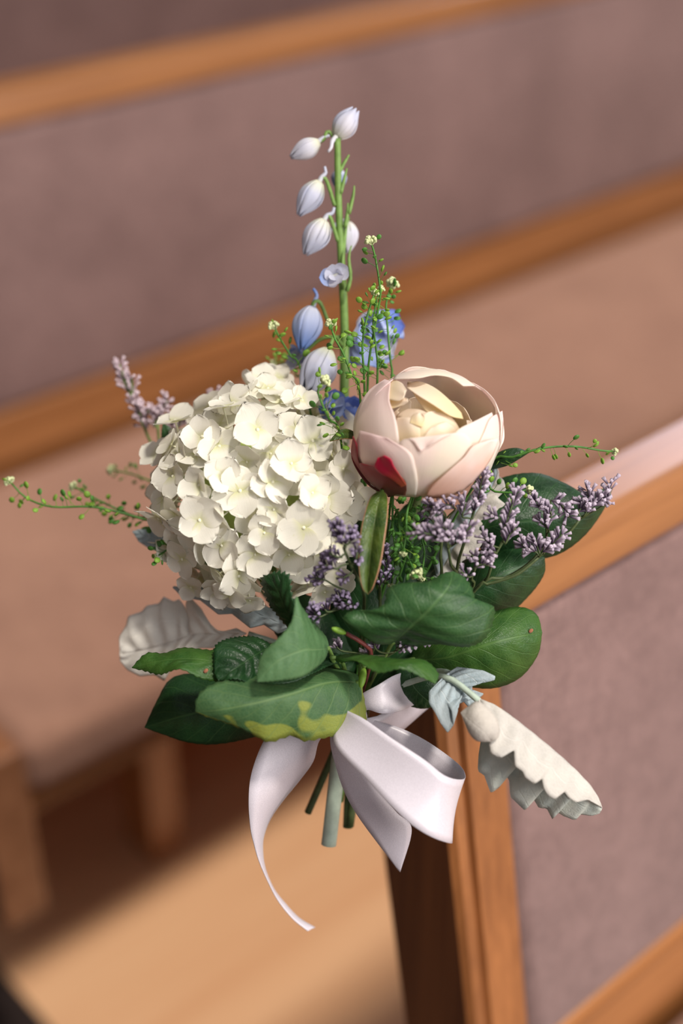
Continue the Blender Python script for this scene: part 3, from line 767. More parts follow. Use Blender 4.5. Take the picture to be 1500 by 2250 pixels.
def tp(left, right, mat, layer=1.0, lift=0.0, name='petal', ctr=(531, 376), rad=None, cz=0.004, n=22, m=15, back=False, wave=0.0006, seed=0, curl=0.0):
    """petal lying on a swelling shell of the bud: two margins from claw to rim, spread over the shell so it is cupped in every direction"""
    rx, ry, rz = rad or (PRX, PRY, PRZ)
    cx, cy = 700 + ctr[0] / 2.206, 780 + ctr[1] / 2.206
    L = crom([Vector((p[0], p[1], 0)) for p in left], n); Rr = crom([Vector((p[0], p[1], 0)) for p in right], n)
    rg = random.Random(seed); f = rg.uniform(0, 6); rows = []
    for i in range(n):
        u = i / (n - 1); row = []
        for j in range(m):
            v = j / (m - 1); q = L[i].lerp(Rr[i], v)
            x, y = 700 + q.x / 2.206, 780 + q.y / 2.206
            a, b = (x - cx) * PX / (rx * layer), (y - cy) * PX / (ry * layer)
            d = math.sqrt(max(0.0, 1 - a * a - b * b))
            dz = cz + (-1 if back else 1) * rz * layer * d + lift * u * u + curl * (2 * v - 1) ** 2 * u + wave * math.sin(7 * v + f + 3 * u) * u
            row.append(W(x, y, dz))
        rows.append(row)
    mb = MB(); mb.grid(rows); return mb.build(name, mat, peony, True, 0.0003)
# back of the bud: the petals one looks into
ppetal(62, 44, 52, M['peo'], .95, .04, 0, .04, .35, seed=21)
ppetal(100, 44, 50, M['peo'], .98, .02, 0, .05, .4, seed=22)
ppetal(22, 40, 54, M['peo'], .98, .05, 0, .05, .4, seed=23)
ppetal(130, 50, 44, M['peo_pink'], .98, .0, 0, .04, .4, seed=24)
# inner filler petals deep in the mouth
for k in range(6):
    ppetal(-90 + k * 60, 40, 46 + 6 * (k % 3), M['peo_in'], .66 - .02 * k, 0, .2, .10, .35, 'petal', 2.4, seed=k)
# the closed heart
HT = dict(ctr=(520, 400), rad=(.0215, .0175, .022), cz=.010)
tp([(420, 470), (375, 400), (362, 330), (385, 285), (430, 262)], [(540, 480), (560, 400), (560, 330), (540, 290), (500, 262)], M['peo_in'], .97, 0, seed=1, **HT)
tp([(480, 480), (470, 400), (480, 330), (510, 285), (560, 270)], [(700, 450), (690, 380), (665, 330), (640, 300), (610, 280)], M['peo_in'], 1.0, .0006, seed=2, **HT)
tp([(390, 450), (372, 390), (368, 340), (378, 305)], [(500, 470), (492, 400), (488, 340), (470, 300)], M['peo_in'], 1.03, .0008, seed=3, **HT)
tp([(480, 480), (500, 420), (520, 380), (545, 352)], [(700, 470), (690, 400), (660, 350), (615, 322)], M['peo_in'], 1.04, .0008, seed=4, **HT)
tp([(440, 330), (450, 300), (465, 285), (480, 280)], [(500, 350), (515, 320), (515, 300), (505, 285)], M['peo_in'], 1.07, .0015, seed=5, **HT)
# folded petals across the mouth
tp([(700, 310), (640, 296), (560, 245), (480, 195), (428, 158)], [(690, 280), (640, 225), (570, 165), (500, 132), (430, 130)], M['peo_in'], .80, .002, seed=6, curl=.002)
tp([(560, 290), (520, 270), (480, 220), (445, 165)], [(610, 285), (580, 250), (520, 195), (470, 158)], M['peo_in'], .70, .001, seed=7)
tp([(300, 220), (330, 215), (380, 222), (412, 208)], [(290, 140), (350, 122), (400, 135), (425, 170)], M['peo_in'], .96, .001, seed=8, curl=.001)
tp([(345, 262), (380, 252), (410, 242), (432, 228)], [(335, 215), (370, 210), (405, 205), (432, 212)], M['peo_in'], .90, .0015, seed=9)
# outer rim at the top
tp([(700, 150), (640, 110), (560, 98), (480, 112), (360, 118)], [(760, 150), (680, 98), (560, 68), (450, 58), (368, 104)], M['peo'], .985, .0, seed=10, curl=.001)
# left, front and right of the cup
tp([(260, 640), (190, 520), (170, 400), (178, 290), (240, 175), (320, 118)], [(420, 640), (395, 520), (388, 400), (370, 300), (342, 220), (348, 128)], M['peo_pink'], 1.0, -.001, seed=11)
tp([(690, 640), (690, 520), (650, 430), (660, 380), (690, 352), (760, 320)], [(830, 560), (850, 470), (860, 390), (850, 330), (845, 295), (838, 278)], M['peo'], .985, .001, seed=12)
tp([(700, 640), (730, 520), (770, 440), (800, 380), (830, 310), (868, 282)], [(830, 560), (862, 480), (886, 410), (894, 340), (893, 300), (890, 270)], M['peo_pink'], 1.02, .0008, seed=13)
tp([(780, 560), (820, 480), (850, 420), (868, 360)], [(840, 520), (880, 450), (899, 400), (893, 310)], M['peo'], 1.0, -.004, seed=14)
tp([(470, 690), (425, 600), (395, 500), (385, 430), (440, 408), (495, 470)], [(530, 690), (600, 610), (690, 520), (745, 425), (680, 376), (560, 420)], M['peo'], 1.035, .001, seed=15, n=30)
tp([(330, 680), (250, 610), (195, 520), (180, 440), (200, 366)], [(470, 690), (480, 620), (468, 540), (440, 470), (330, 402)], M['peo_pink'], 1.06, .0012, seed=16)
tp([(522, 694), (535, 650), (610, 580), (700, 500), (750, 440), (830, 412)], [(600, 694), (690, 664), (770, 590), (830, 510), (862, 440), (868, 405)], M['peo_rust'], 1.085, .0012, seed=17)
# sepals
tp([(340, 690), (250, 640), (195, 575), (158, 490), (166, 392)], [(420, 660), (300, 610), (235, 570), (195, 520), (186, 430)], M['sepal'], 1.10, .0, 'sepal', seed=18)
tp([(420, 680), (330, 670), (250, 620), (205, 560), (198, 524)], [(426, 655), (420, 612), (385, 582), (330, 562), (270, 540)], M['sepal'], 1.11, .0008, 'sepal', seed=19)
tp([(400, 640), (350, 600), (300, 575), (270, 540), (285, 500)], [(425, 630), (395, 585), (365, 540), (350, 505), (318, 486)], M['sepal_red'], 1.13, .0015, 'sepal', seed=20)
ppetal(40, 40, 118, M['sepal'], 1.07, .01, 0, .04, .3, 'sepal', seed=64)
mb = MB(); mb.tube(crom([PC - pA * PR * .9, W(915, 1110, -.03), W(860, 1330, -.035), BIND + AR * .004, W(768, 1815, -.044)], 24), .0022, 8); mb.build('stem', M['stem_dark'], peony)

# ------------------------------------------------------------------ delphinium
delph = thing('delphinium', BIND, 'tall delphinium spike with pale blue drooping buds', 'flower')
DS = [(748, 1560, -.03), (752, 1300, -.05), (752, 1000, -.050), (756, 860, -.048), (756, 700, -.044), (749, 560, -.040), (743, 430, -.037), (741, 305, -.034)]
dpts = crom(px3(DS), 60)
mb = MB(); mb.tube(dpts, [.0036 - .0019 * i / 59 for i in range(60)], 8); mb.build('stem', M['stem'], delph)
def bud_petals(parent, c, axis, ln, rad, mat, open_=0.0, n=5, seed=0):
    """five petals closed into a drop from c along axis"""
    rg = random.Random(seed); axis = axis.normalized(); x = axis.orthogonal().normalized(); y = axis.cross(x)
    for k in range(n):
        a0 = 2 * math.pi * k / n + rg.uniform(-.2, .2); rows = []
        sc = rg.uniform(.88, 1.05)
        for i in range(12):
            u = i / 11; row = []
            for j in range(9):
                v = -1 + 2 * j / 8
                r = rad * sc * (math.sin(math.pi * min(1, (u * .86 + .07)) ** .85) * (1 - open_) + open_ * (0.35 + 1.0 * u)) * (1 + .06 * (k % 2))
                r *= 1 + .05 * math.sin(v * 6 + k)
                a = a0 + v * (.82 if u < .8 else .82 * (1 - (u - .8) * 2.5))
                row.append(c + axis * (ln * (u - .08 * v * v * u)) + r * (x * math.cos(a) + y * math.sin(a)))
            rows.append(row)
        mb = MB(); mb.grid(rows); mb.build('petal', mat, parent, True, .0004)
def blossom(p0, p1, w, mat, stem_at, spur=None, open_=0.0, n=5, seed=0):
    a, b = W(*p0), W(*p1)
    mb = MB()
    s = W(*stem_at)
    ctl = [s, s.lerp(a, .5) + AU * .006, a + (a - b).normalized() * .003, a + (b - a) * .04]
    mb.tube(crom(ctl, 12), .0010, 6)
    o = mb.build('blossom', M['stem'], delph)
    bud_petals(o, a, b - a, (b - a).length, w * PX, mat, open_, n, seed)
    if spur:
        mb = MB(); mb.tube(crom([a + (b - a) * .08] + px3(spur), 12), [.0016 - .0009 * i / 11 for i in range(12)], 6)
        mb.build('spur', mat, o)
    return o
Dz = -.036
blossom((738, 302, Dz), (782, 240, Dz), 27, M['del'], (741, 320, Dz), [(730, 310, Dz + .004), (727, 325, Dz + .006), (720, 334, Dz + .006)], .12, 5, 1)
blossom((700, 312, Dz), (638, 346, Dz), 22, M['del'], (742, 316, Dz), [(712, 302, Dz), (724, 298, Dz)], 0, 5, 2)
blossom((702, 400, Dz), (656, 474, Dz), 26, M['del'], (735, 452, Dz), [(706, 390, Dz), (715, 380, Dz), (713, 366, Dz)], 0, 5, 3)
blossom((712, 484, Dz), (670, 560, Dz), 29, M['del'], (742, 530, Dz), [(718, 474, Dz), (730, 468, Dz), (734, 456, Dz)], 0, 5, 4)
blossom((764, 488, Dz - .012), (764, 556, Dz - .012), 24, M['del'], (752, 590, Dz), [(752, 486, Dz - .012), (730, 500, Dz - .01), (722, 520, Dz - .01)], 0, 5, 5)
blossom((744, 372, Dz - .012), (744, 418, Dz - .012), 17, M['del_blue'], (745, 430, Dz), None, 0, 5, 6)
blossom((686, 676, -.036), (662, 770, -.032), 33, M['del_blue'], (720, 705, -.040), [(692, 660, -.038), (696, 648, -.038), (688, 634, -.038)], 0, 5, 8)
blossom((720, 770, -.030), (672, 862, -.022), 40, M['del'], (752, 760, -.044), None, .18, 6, 9)
DP = {m: [hyd_petal(k, m) for k in range(6)] for m in ('del', 'del_blue', 'del_deep')}
def open_blossom(px, py, dz, r, mats, stem_at, face, n=7, seed=0):
    rg = random.Random(seed + 9); c = W(px, py, dz); s = W(*stem_at)
    mb = MB(); mb.tube(crom([s, s.lerp(c, .5) + AU * .004, c], 10), .001, 6)
    o = mb.build('blossom', M['stem'], delph)
    f = (AR * face[0] + AU * face[1] + AF * face[2])
    for k in range(n):
        m4 = frame(c, f, AR, r * PX * rg.uniform(.8, 1.15)) @ Matrix.Rotation(k * 2 * math.pi / n * 1.0 + rg.uniform(-.3, .3), 4, 'Z') @ Matrix.Rotation(-rg.uniform(-.1, .9), 4, 'Y') @ Matrix.Translation((0, 0, .03 * k))
        p = inst(DP[rg.choice(mats)][rg.choice((0, 1, 2, 4))], 'petal', m4, o)
open_blossom(806, 744, -.056, 76, ['del_blue', 'del_blue', 'del'], (756, 770, -.046), (.3, -.1, 1), 9, 1)
open_blossom(842, 722, -.052, 54, ['del_blue', 'del_deep'], (756, 770, -.046), (.7, .2, .8), 6, 2)
open_blossom(738, 898, -.036, 42, ['del_deep', 'del_deep', 'del_blue'], (756, 960, -.05), (-.3, .3, 1), 9, 3)
open_blossom(772, 900, -.040, 40, ['del_blue', 'del_deep'], (756, 960, -.05), (.3, .1, 1), 8, 6)
open_blossom(660, 782, -.048, 46, ['del_blue', 'del'], (752, 740, -.046), (-.5, -.3, .8), 7, 4)
open_blossom(737, 608, -.026, 34, ['del', 'del', 'del_blue'], (756, 640, -.042), (-.1, -.1, 1), 8, 5)
for q in ([(744, 380, Dz), (758, 355, Dz), (767, 340, Dz)], [(758, 500, Dz), (763, 470, Dz), (764, 446, Dz)], [(766, 470, Dz), (776, 430, Dz), (778, 408, Dz)], [(748, 425, Dz), (756, 395, Dz), (762, 370, Dz)], [(762, 640, Dz), (770, 610, Dz), (766, 565, Dz), (772, 540, Dz)]):
    mb = MB(); mb.tube(crom(px3(q), 8), [.0012, .0012, .0011, .001, .0009, .0008, .0006, .0004], 5); mb.build('bract', M['stem'], delph)

# ------------------------------------------------------------------ green pod sprigs
def pod_mesh(mat, nm):
    mb = MB()
    mb.tube(crom([Vector((0, 0, 0)), Vector((.12, 0, .9)), Vector((0, 0, 1.7))], 5), .045, 4)
    mb.ball(Vector((0, 0, 2.15)), .50, 9, 6, (1, .42, 1.08))
    return mb.mesh(nm, mat)
PODS = [pod_mesh(M['pod'], 'seed_pod'), pod_mesh(M['pod_dark'], 'seed_pod')]
def tip_mesh():
    mb = MB(); rg = random.Random(3)
    for k in range(26):
        d = Vector((rg.gauss(0, 1), rg.gauss(0, 1), abs(rg.gauss(.5, .8)))).normalized()
        p = d * rg.uniform(.6, 1.0); mb.tube([Vector((0, 0, -.6)), p], .05, 4); mb.ball(p, .30, 6, 4)
    return mb.mesh('flower_tip', M['bud'])
TIP = tip_mesh()
def sprig(label, pts, pods=26, tip=11, r=6.0, start=0.0, dark=.3, tiprad=None, seed=0, tail=True):
    rg = random.Random(seed * 7 + 1); P = px3(pts)
    t = thing('green_sprig', P[0], label, 'sprig', 'green seed pod sprigs')
    path = crom(P, 50)
    mb = MB()
    full = path
    if tail:
        full = crom(list(reversed(stem_to_bind(P[0]))) + P[1:], 60)
    mb.tube(full, [.0010 - .0005 * i / (len(full) - 1) for i in range(len(full))], 5); mb.build('stem', M['pod_dark'], t)
    for k in range(pods):
        s = start + (1 - start) * (k + rg.random()) / pods; i = min(48, int(s * 49))
        tg = (path[i + 1] - path[i]).normalized()
        a = rg.uniform(0, 6.28); o = tg.orthogonal().normalized(); side = o * math.cos(a) + tg.cross(o) * math.sin(a)
        d = side + tg * rg.uniform(.15, .9)
        inst(PODS[1 if rg.random() < dark else 0], 'seed_pod', frame(path[i], d, rvec(), r * 2.3 * PX * rg.uniform(.75, 1.2) * (1 - .4 * max(0, s - .7)), rg.uniform(0, 6.28)), t)
    inst(TIP, 'flower_tip', frame(path[-1], path[-1] - path[-4], None, tip * PX), t)
    return t
sprig('tallest green pod sprig, its cream tip beside the blue spike', [(806, 880, -.02), (812, 780, -.012), (834, 660, -.006), (834, 626, -.004), (824, 565, -.002), (815, 532, -.002)], 24, 14, 6, .25, .2, seed=1)
sprig('green pod sprig leaning to the spike, second tallest tip, over the blue petals', [(801, 870, -.012), (796, 760, -.004), (806, 698, -.002), (822, 645, -.004)], 24, 10, 6.2, .1, .35, seed=2)
sprig('green pod sprig in front of the blue petals, just above the peony', [(828, 850, -.016), (827, 775, -.010), (820, 713, -.008), (826, 665, -.010), (836, 636, -.012)], 24, 9, 6.2, .05, .35, seed=3)
sprig('green pod sprig with plump cream tip at the right of the blue petals', [(858, 850, -.024), (857, 791, -.022), (852, 729, -.020), (848, 668, -.020), (860, 626, -.022)], 26, 16, 6.2, .05, .45, seed=4)
sprig('green pod sprig leaning left, cream tip in front of the blue spike', [(792, 885, -.010), (771, 822, .000), (753, 775, .004), (734, 741, .006), (727, 714, .006)], 24, 13, 6, .1, .25, seed=5)
sprig('small green pod sprig with drooping pods left of the blue spike', [(668, 840, -.036), (638, 782, -.032), (619, 750, -.030), (602, 718, -.030)], 14, 13, 7, .15, .1, seed=6)
sprig('blurred green pod sprig low behind the white flower head, left of the blue spike', [(680, 850, -.06), (645, 810, -.062), (620, 796, -.064), (602, 800, -.066)], 14, 12, 6, .2, .2, seed=7)
sprig('short green pod sprig rising between hydrangea and peony', [(750, 975, -.004), (722, 920, .012), (704, 880, .018), (698, 855, .020), (711, 838, .020)], 22, 14, 6, .1, .5, seed=8)
sprig('long green sprig reaching farthest left with a nodding tip', [(400, 1165, -.045), (320, 1142, -.040), (240, 1120, -.036), (190, 1113, -.034), (110, 1113, -.034), (55, 1092, -.036), (22, 1058, -.038)], 34, 12, 6.5, .1, .35, seed=9)
sprig('shorter green sprig on the left above the long one', [(390, 1155, -.055), (300, 1135, -.055), (235, 1108, -.055), (190, 1085, -.056), (162, 1068, -.058)], 26, 11, 6, .2, .3, seed=10)
sprig('blurred faint green sprig at left, highest of the three reaching left', [(390, 1075, -.085), (340, 1060, -.085), (290, 1042, -.088), (245, 1032, -.09)], 14, 12, 5.5, .15, .5, seed=11)
sprig('long curved green sprig reaching right from under the peony', [(1060, 1035, -.018), (1130, 1004, -.006), (1190, 985, -.004), (1260, 981, -.006), (1320, 990, -.010), (1348, 992, -.012)], 26, 9, 5.6, .0, .35, seed=12)
sprig('tiny green sprig tip in front of the silver leaf, right of the peony', [(1040, 1070, -.004), (1085, 1080, .002), (1130, 1082, .004), (1160, 1076, .004)], 10, 11, 6, .1, .5, seed=13)
sprig('green pod sprig hanging under the peony bud, left of the lavender', [(915, 1070, .004), (895, 1120, .016), (892, 1170, .018), (885, 1215, .018)], 30, 8, 6.2, .0, .7, seed=14)
sprig('green pod sprig low under the peony ending in a round pale green tip', [(868, 1130, .000), (880, 1190, .010), (898, 1230, .016), (912, 1258, .018)], 30, 15, 6, .0, .75, seed=15)
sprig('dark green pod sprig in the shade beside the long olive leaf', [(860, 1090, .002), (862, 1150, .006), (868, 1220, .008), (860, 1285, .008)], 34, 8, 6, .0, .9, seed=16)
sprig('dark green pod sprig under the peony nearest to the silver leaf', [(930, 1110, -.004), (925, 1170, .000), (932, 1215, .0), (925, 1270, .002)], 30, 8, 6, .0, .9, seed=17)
sprig('stub of green sprig poking out at lower left of the white flower head', [(400, 1190, -.02), (372, 1205, -.018), (352, 1218, -.018), (345, 1222, -.018)], 14, 7, 6, .2, .7, seed=18)

# ------------------------------------------------------------------ lavender statice
def fl_mesh(mat):
    mb = MB(); rows = []
    for u, r in ((0, .10), (.35, .24), (.7, .32), (1.0, .50)):
        rows.append([Vector((r * math.cos(a * math.pi / 3) * (1 if a % 2 or u < 1 else .7), r * math.sin(a * math.pi / 3) * (1 if a % 2 or u < 1 else .7), u * 2.3)) for a in range(6)])
    rows.append([Vector((.1 * math.cos(a * math.pi / 3), .1 * math.sin(a * math.pi / 3), 2.1)) for a in range(6)])
    mb.grid(rows, True); return mb.mesh('floret', mat)
FL = {k: fl_mesh(M[k]) for k in ('lim', 'lim_dk', 'lim_pale')}
def statice(label, root, spikes, mat='lim', size=8.0, dens=1.6, seed=0, tail=True, stem='stem_dark'):
    """root: stem points from the base up; spikes: (points, florets) each a one-sided spike at the end of a branch"""
    rg = random.Random(seed + 50); Rp = px3(root)
    t = thing('lavender_sprig', Rp[0], label, 'sprig', 'lavender statice sprigs')
    mb = MB()
    main = crom((list(reversed(stem_to_bind(Rp[0])))[:-1] if tail else []) + Rp, 40)
    mb.tube(main, [.0012 - .0005 * i / 39 for i in range(40)], 5)
    for pts, cnt in spikes:
        P = px3(pts)
        near = min(main[8:] if tail else main, key=lambda q: (q - P[0]).length)
        mb.tube(crom([near, near.lerp(P[0], .5) + rvec() * .001] + P, 16), .00050, 4)
    mb.build('stem', M[stem], t)
    for pts, cnt in spikes:
        P = crom(px3(pts), 30)
        for k in range(int(cnt * dens)):
            i = min(28, int(29 * (k + .5) / (cnt * dens))); tg = (P[i + 1] - P[i]).normalized()
            o = tg.orthogonal().normalized(); a = rg.uniform(0, 6.28)
            d = tg * rg.uniform(.25, .9) + (o * math.cos(a) + tg.cross(o) * math.sin(a)) * rg.uniform(.5, 1.0) + AU * .3
            inst(FL[mat], 'floret', frame(P[i] + d * .0006, d, rvec(), size * 1.12 * PX * rg.uniform(.8, 1.2), rg.uniform(0, 6)), t)
    return t
statice('upright lavender spike touching the right underside of the peony', [(985, 1290, .0), (1010, 1220, .012), (1030, 1160, .016), (1045, 1110, .018)],
        [([(1040, 1125, .018), (1052, 1090, .020), (1058, 1060, .020), (1068, 1032, .018)], 34), ([(1015, 1135, .020), (1022, 1110, .022), (1012, 1092, .022)], 14)], seed=1)
statice('lavender cluster just below the peony, left of the silver leaf', [(960, 1300, .0), (968, 1210, .010), (975, 1150, .014)],
        [([(975, 1125, .020), (960, 1118, .022), (940, 1110, .020)], 13), ([(1000, 1118, .020), (985, 1110, .022), (970, 1108, .022)], 13), ([(950, 1145, .016), (945, 1130, .018), (940, 1120, .018)], 10)], seed=2)
statice('lavender cluster fanned out low in front of the silver leaf', [(1000, 1290, .004), (990, 1240, .018), (985, 1205, .026)],
        [([(985, 1195, .028), (960, 1180, .032), (935, 1172, .034), (912, 1172, .034)], 24), ([(985, 1190, .028), (985, 1172, .032), (975, 1160, .034), (960, 1155, .034)], 16), ([(1000, 1192, .026), (1015, 1178, .028), (1035, 1155, .028)], 16), ([(992, 1200, .026), (1008, 1190, .03), (1022, 1180, .03)], 9)], seed=3)
statice('tall lavender sprig in the middle of the right dark leaf edge', [(1050, 1290, .0), (1070, 1270, .006), (1085, 1225, .014), (1110, 1180, .016)],
        [([(1105, 1170, .018), (1115, 1140, .018), (1125, 1110, .018), (1135, 1080, .016)], 30), ([(1110, 1195, .018), (1120, 1175, .018), (1133, 1160, .018)], 14), ([(1085, 1200, .018), (1072, 1190, .02), (1060, 1180, .02)], 12), ([(1090, 1215, .018), (1078, 1212, .02), (1070, 1215, .02)], 8), ([(1095, 1140, .018), (1085, 1136, .02), (1078, 1135, .02)], 8)], seed=4)
statice('small lavender tufts along the silver leaf foot', [(1030, 1300, .004), (1035, 1270, .012), (1045, 1245, .016)],
        [([(1040, 1250, .018), (1055, 1240, .02), (1075, 1243, .02)], 12), ([(1050, 1235, .018), (1042, 1225, .02), (1036, 1220, .02)], 8), ([(1030, 1268, .018), (1022, 1262, .02), (1012, 1258, .02)], 8), ([(1060, 1222, .018), (1075, 1216, .02)], 7)], seed=5, size=7)
statice('zigzag lavender sprig in front of the far right leaf', [(1055, 1285, .0), (1110, 1270, .0), (1165, 1235, .002), (1200, 1190, .002)],
        [([(1210, 1125, .006), (1190, 1118, .006), (1175, 1105, .006), (1163, 1090, .006)], 20), ([(1210, 1100, .004), (1228, 1105, .004), (1242, 1122, .004), (1250, 1138, .004)], 18), ([(1205, 1165, .006), (1195, 1152, .006), (1186, 1145, .006)], 10), ([(1200, 1150, .006), (1205, 1135, .006), (1205, 1122, .006)], 8)], seed=6, size=8.5)
statice('lavender spray lowest on the right, on a long curved twig', [(1050, 1290, .004), (1070, 1284, .006), (1130, 1265, .008), (1165, 1240, .008), (1185, 1222, .008)],
        [([(1180, 1215, .010), (1160, 1205, .010), (1145, 1195, .010)], 14), ([(1185, 1215, .010), (1178, 1195, .010), (1176, 1185, .010)], 12), ([(1190, 1215, .010), (1210, 1200, .010), (1235, 1175, .010)], 22), ([(1195, 1212, .010), (1205, 1205, .010)], 8)], seed=7, size=8.5)
statice('blurred lavender spray at the tip of the far right leaf', [(1180, 1225, -.016), (1240, 1180, -.012), (1275, 1140, -.010)],
        [([(1270, 1125, -.008), (1282, 1110, -.008), (1275, 1100, -.008)], 14), ([(1285, 1130, -.008), (1295, 1105, -.008), (1290, 1075, -.008)], 18), ([(1300, 1115, -.008), (1318, 1095, -.008), (1325, 1095, -.008)], 14), ([(1325, 1110, -.008), (1338, 1090, -.008), (1340, 1060, -.008)], 12)], seed=8, size=9)
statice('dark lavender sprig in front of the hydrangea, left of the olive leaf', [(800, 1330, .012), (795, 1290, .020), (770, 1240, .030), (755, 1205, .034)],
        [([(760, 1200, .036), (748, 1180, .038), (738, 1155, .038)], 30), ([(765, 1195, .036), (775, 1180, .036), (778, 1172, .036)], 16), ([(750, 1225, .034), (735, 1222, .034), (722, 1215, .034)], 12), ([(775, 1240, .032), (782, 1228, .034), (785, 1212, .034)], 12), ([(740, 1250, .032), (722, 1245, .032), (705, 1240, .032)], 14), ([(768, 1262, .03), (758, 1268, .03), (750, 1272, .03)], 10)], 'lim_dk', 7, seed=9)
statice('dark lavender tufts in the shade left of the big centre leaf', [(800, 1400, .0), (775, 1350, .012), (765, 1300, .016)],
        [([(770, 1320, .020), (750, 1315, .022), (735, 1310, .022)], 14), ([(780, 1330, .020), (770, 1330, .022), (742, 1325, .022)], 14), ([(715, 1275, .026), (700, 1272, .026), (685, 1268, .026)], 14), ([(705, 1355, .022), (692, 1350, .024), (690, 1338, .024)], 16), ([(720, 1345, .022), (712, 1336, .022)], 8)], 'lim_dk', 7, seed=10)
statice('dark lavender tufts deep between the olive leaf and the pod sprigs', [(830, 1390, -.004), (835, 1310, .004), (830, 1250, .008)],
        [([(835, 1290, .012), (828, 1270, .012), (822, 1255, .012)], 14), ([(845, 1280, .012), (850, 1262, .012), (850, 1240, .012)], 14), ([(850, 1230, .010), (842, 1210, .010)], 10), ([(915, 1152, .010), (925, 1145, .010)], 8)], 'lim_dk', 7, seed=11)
statice('faint lavender tufts under the big centre leaf, above the narrow leaf', [(820, 1480, -.010), (840, 1450, -.002), (870, 1430, .004)],
        [([(830, 1430, .012), (822, 1418, .014), (830, 1408, .014)], 12), ([(870, 1425, .012), (885, 1420, .014), (892, 1428, .014)], 12), ([(905, 1415, .012), (918, 1408, .014), (932, 1408, .014)], 12), ([(750, 1430, .008), (738, 1418, .008)], 10), ([(815, 1440, .01), (805, 1432, .01)], 8)], seed=12, size=7)
statice('pale lavender stalk rising at far upper left, out of focus', [(360, 1010, -.075), (330, 970, -.074), (310, 920, -.073), (285, 860, -.072), (262, 805, -.072)],
        [([(280, 860, -.072), (270, 830, -.072), (262, 800, -.072)], 24), ([(300, 900, -.072), (292, 875, -.072), (290, 830, -.070)], 14), ([(315, 920, -.072), (305, 905, -.07), (300, 880, -.07)], 16), ([(322, 945, -.072), (312, 930, -.072), (310, 905, -.072)], 16), ([(318, 908, -.07), (330, 902, -.07)], 10)], 'lim_pale', 8.5, seed=13, stem='stem')
statice('pale lavender branch at upper left leaning to the hydrangea', [(372, 1000, -.07), (350, 960, -.07), (346, 930, -.07)],
        [([(346, 925, -.07), (350, 908, -.07), (368, 880, -.07)], 22), ([(340, 940, -.07), (345, 915, -.07)], 12)], 'lim_pale', 8.5, seed=14, stem='stem')
statice('pale lavender branch nearest the hydrangea top left', [(400, 1000, -.065), (388, 965, -.065), (385, 945, -.065)],
        [([(385, 955, -.065), (380, 930, -.065), (375, 918, -.065)], 14), ([(388, 945, -.065), (398, 925, -.065), (405, 910, -.065)], 16), ([(455, 885, -.07), (465, 872, -.07), (472, 865, -.07)], 12)], 'lim_pale', 8.5, seed=15, stem='stem')

# small green buds near the tie
for lab, pts in (('tiny pale green bud above the folded leaf by a red stalk', [(760, 1392, .022), (742, 1384, .026), (728, 1380, .026)]), ('tiny pale green bud hanging over the ribbon tie', [(800, 1466, .010), (798, 1490, .014), (792, 1512, .014)])):
    P = px3(pts); t = thing('flower_bud', P[0], lab, 'bud')
    mb = MB(); mb.ball(P[0].lerp(P[2], .5), (P[2] - P[0]).length * .5, 8, 8, (.36, .36, 1.0), P[2] - P[0]); mb.build('bud', M['bud' if False else 'pod'], t)
    mb = MB(); mb.tube(crom([P[0]] + ([W(790, 1410, .018), W(815, 1440, .01)] if pts[0][1] < 1400 else [W(795, 1450, .004), W(790, 1480, -.01)]) + [BIND], 14), .0011, 5); mb.build('stalk', M['stem_red' if pts[0][1] < 1400 else 'stem'], t)

# ------------------------------------------------------------------ ribbon and stems
rib = thing('ribbon', BIND, 'white satin ribbon tied in a bow round the stems and pew post', 'ribbon')
def strip(name, A, B, n=60, cross=7, bow=0.0, parent=rib, mat=None):
    a, b = crom(px3(A), n), crom(px3(B), n); rows = []
    for i in range(n):
        tg = (a[min(n - 1, i + 1)] + b[min(n - 1, i + 1)]) - (a[max(0, i - 1)] + b[max(0, i - 1)])
        nor = tg.cross(b[i] - a[i]); nor = nor.normalized() if nor.length > 1e-12 else AF
        rows.append([a[i].lerp(b[i], j / (cross - 1)) + nor * bow * math.sin(math.pi * j / (cross - 1)) * (b[i] - a[i]).length for j in range(cross)])
    mb = MB(); mb.grid(rows); return mb.build(name, mat or M['rib'], parent, True, 0.0004)
strip('tail', [(640, 1575, -.004), (600, 1606, -.004), (576, 1634, -.002), (552, 1700, .002), (546, 1760, .002), (550, 1820, -.004), (558, 1856, -.010), (568, 1890, -.016), (586, 1932, -.022), (610, 1978, -.028), (642, 2018, -.032), (676, 2046, -.036)],
      [(760, 1575, -.004), (735, 1600, -.004), (702, 1626, -.006), (688, 1672, -.012), (660, 1712, -.016), (624, 1756, -.018), (596, 1796, -.020), (581, 1832, -.022), (577, 1862, -.024), (582, 1905, -.028), (600, 1950, -.033), (624, 1982, -.036), (656, 2016, -.040), (692, 2038, -.043)], 80, 7, .05)
strip('tail', [(745, 1560, -.002), (725, 1620, .002), (740, 1692, .002), (760, 1748, .000), (788, 1796, -.004), (832, 1856, -.010), (872, 1908, -.016)],
      [(800, 1570, .000), (775, 1640, .006), (800, 1700, .004), (830, 1738, .000), (872, 1786, -.004), (904, 1822, -.008), (879, 1916, -.016)], 60, 7, .05)
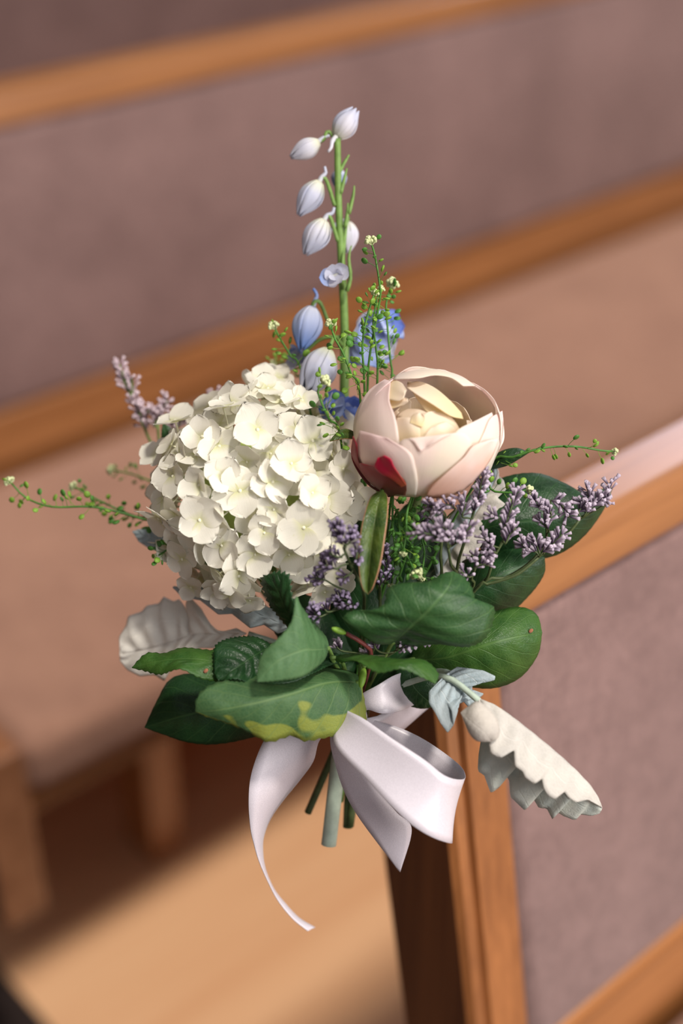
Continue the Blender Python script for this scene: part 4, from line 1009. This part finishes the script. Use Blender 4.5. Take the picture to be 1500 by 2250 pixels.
strip('loop', [(760, 1560, .012), (800, 1580, .020), (860, 1622, .026), (930, 1668, .030), (975, 1703, .029), (1008, 1713, .022), (1022, 1706, .010), (1006, 1678, -.002), (940, 1630, -.010), (880, 1600, -.012), (816, 1580, -.012), (780, 1562, -.014)],
      [(735, 1590, .010), (738, 1640, .018), (800, 1708, .026), (852, 1764, .032), (904, 1812, .034), (950, 1840, .032), (990, 1853, .022), (984, 1842, .008), (940, 1790, -.004), (890, 1720, -.010), (820, 1650, -.014), (770, 1600, -.016)], 90, 9, .05)
strip('loop', [(785, 1560, -.010), (789, 1530, -.004), (830, 1505, .000), (866, 1484, -.006), (900, 1476, -.020), (930, 1490, -.036)],
      [(800, 1580, -.012), (806, 1560, -.002), (840, 1568, .002), (880, 1562, -.004), (912, 1548, -.018), (940, 1540, -.036)], 40, 7, .10)
mb = MB(); mb.ball(W(772, 1575, -.002), .009, 14, 10, (1.0, .7, .8), AU); mb.build('knot', M['rib'], rib)
# band round stems and post
zb = BIND.z
pp = [Vector(BIND) + Vector((-.020, .0, 0)), Vector(BIND) + Vector((-.006, -.02, 0)), Vector((.41, .40, zb)), Vector((.432, .405, zb)), Vector((.455, .406, zb)), Vector((.483, .412, zb)), Vector((.486, .45, zb)), Vector((.482, .488, zb)), Vector((.45, .488, zb)), Vector((.428, .484, zb)), Vector((.40, .455, zb)), Vector(BIND) + Vector((-.012, .02, 0))]
ring = crom(pp + [pp[0]], 70); rows = []
for p in ring: rows.append([p + Vector((0, .25, 1)).normalized() * h for h in (-.008, -.004, 0, .004, .008)])
mb = MB(); mb.grid(rows); mb.build('band', M['rib'], rib, True, .0006)

# loose cut stems below the tie
def cut_stem(label, pts, r, mat):
    P = crom(px3(pts), 20); mb = MB(); mb.tube(P, r, 10)
    tag(mb.build('cut_stem', M[mat], None, True), label, 'stem', 'cut stems below the ribbon')
cut_stem('thick pale silver green stem end hanging below the ribbon', [(780, 1540, -.028), (752, 1620, -.026), (738, 1720, -.030), (722, 1856, -.034)], [.0026 + .0014 * min(1, i / 8) for i in range(20)], 'stem_pale')
cut_stem('thin dark stem end left of the pale silver stem', [(775, 1540, -.034), (738, 1640, -.038), (705, 1720, -.042), (676, 1786, -.046)], .0019, 'stem_dark')
cut_stem('short brown stem end just right of the pale silver stem', [(790, 1545, -.034), (782, 1640, -.040), (768, 1740, -.044), (764, 1818, -.046)], .0026, 'stem_dark')
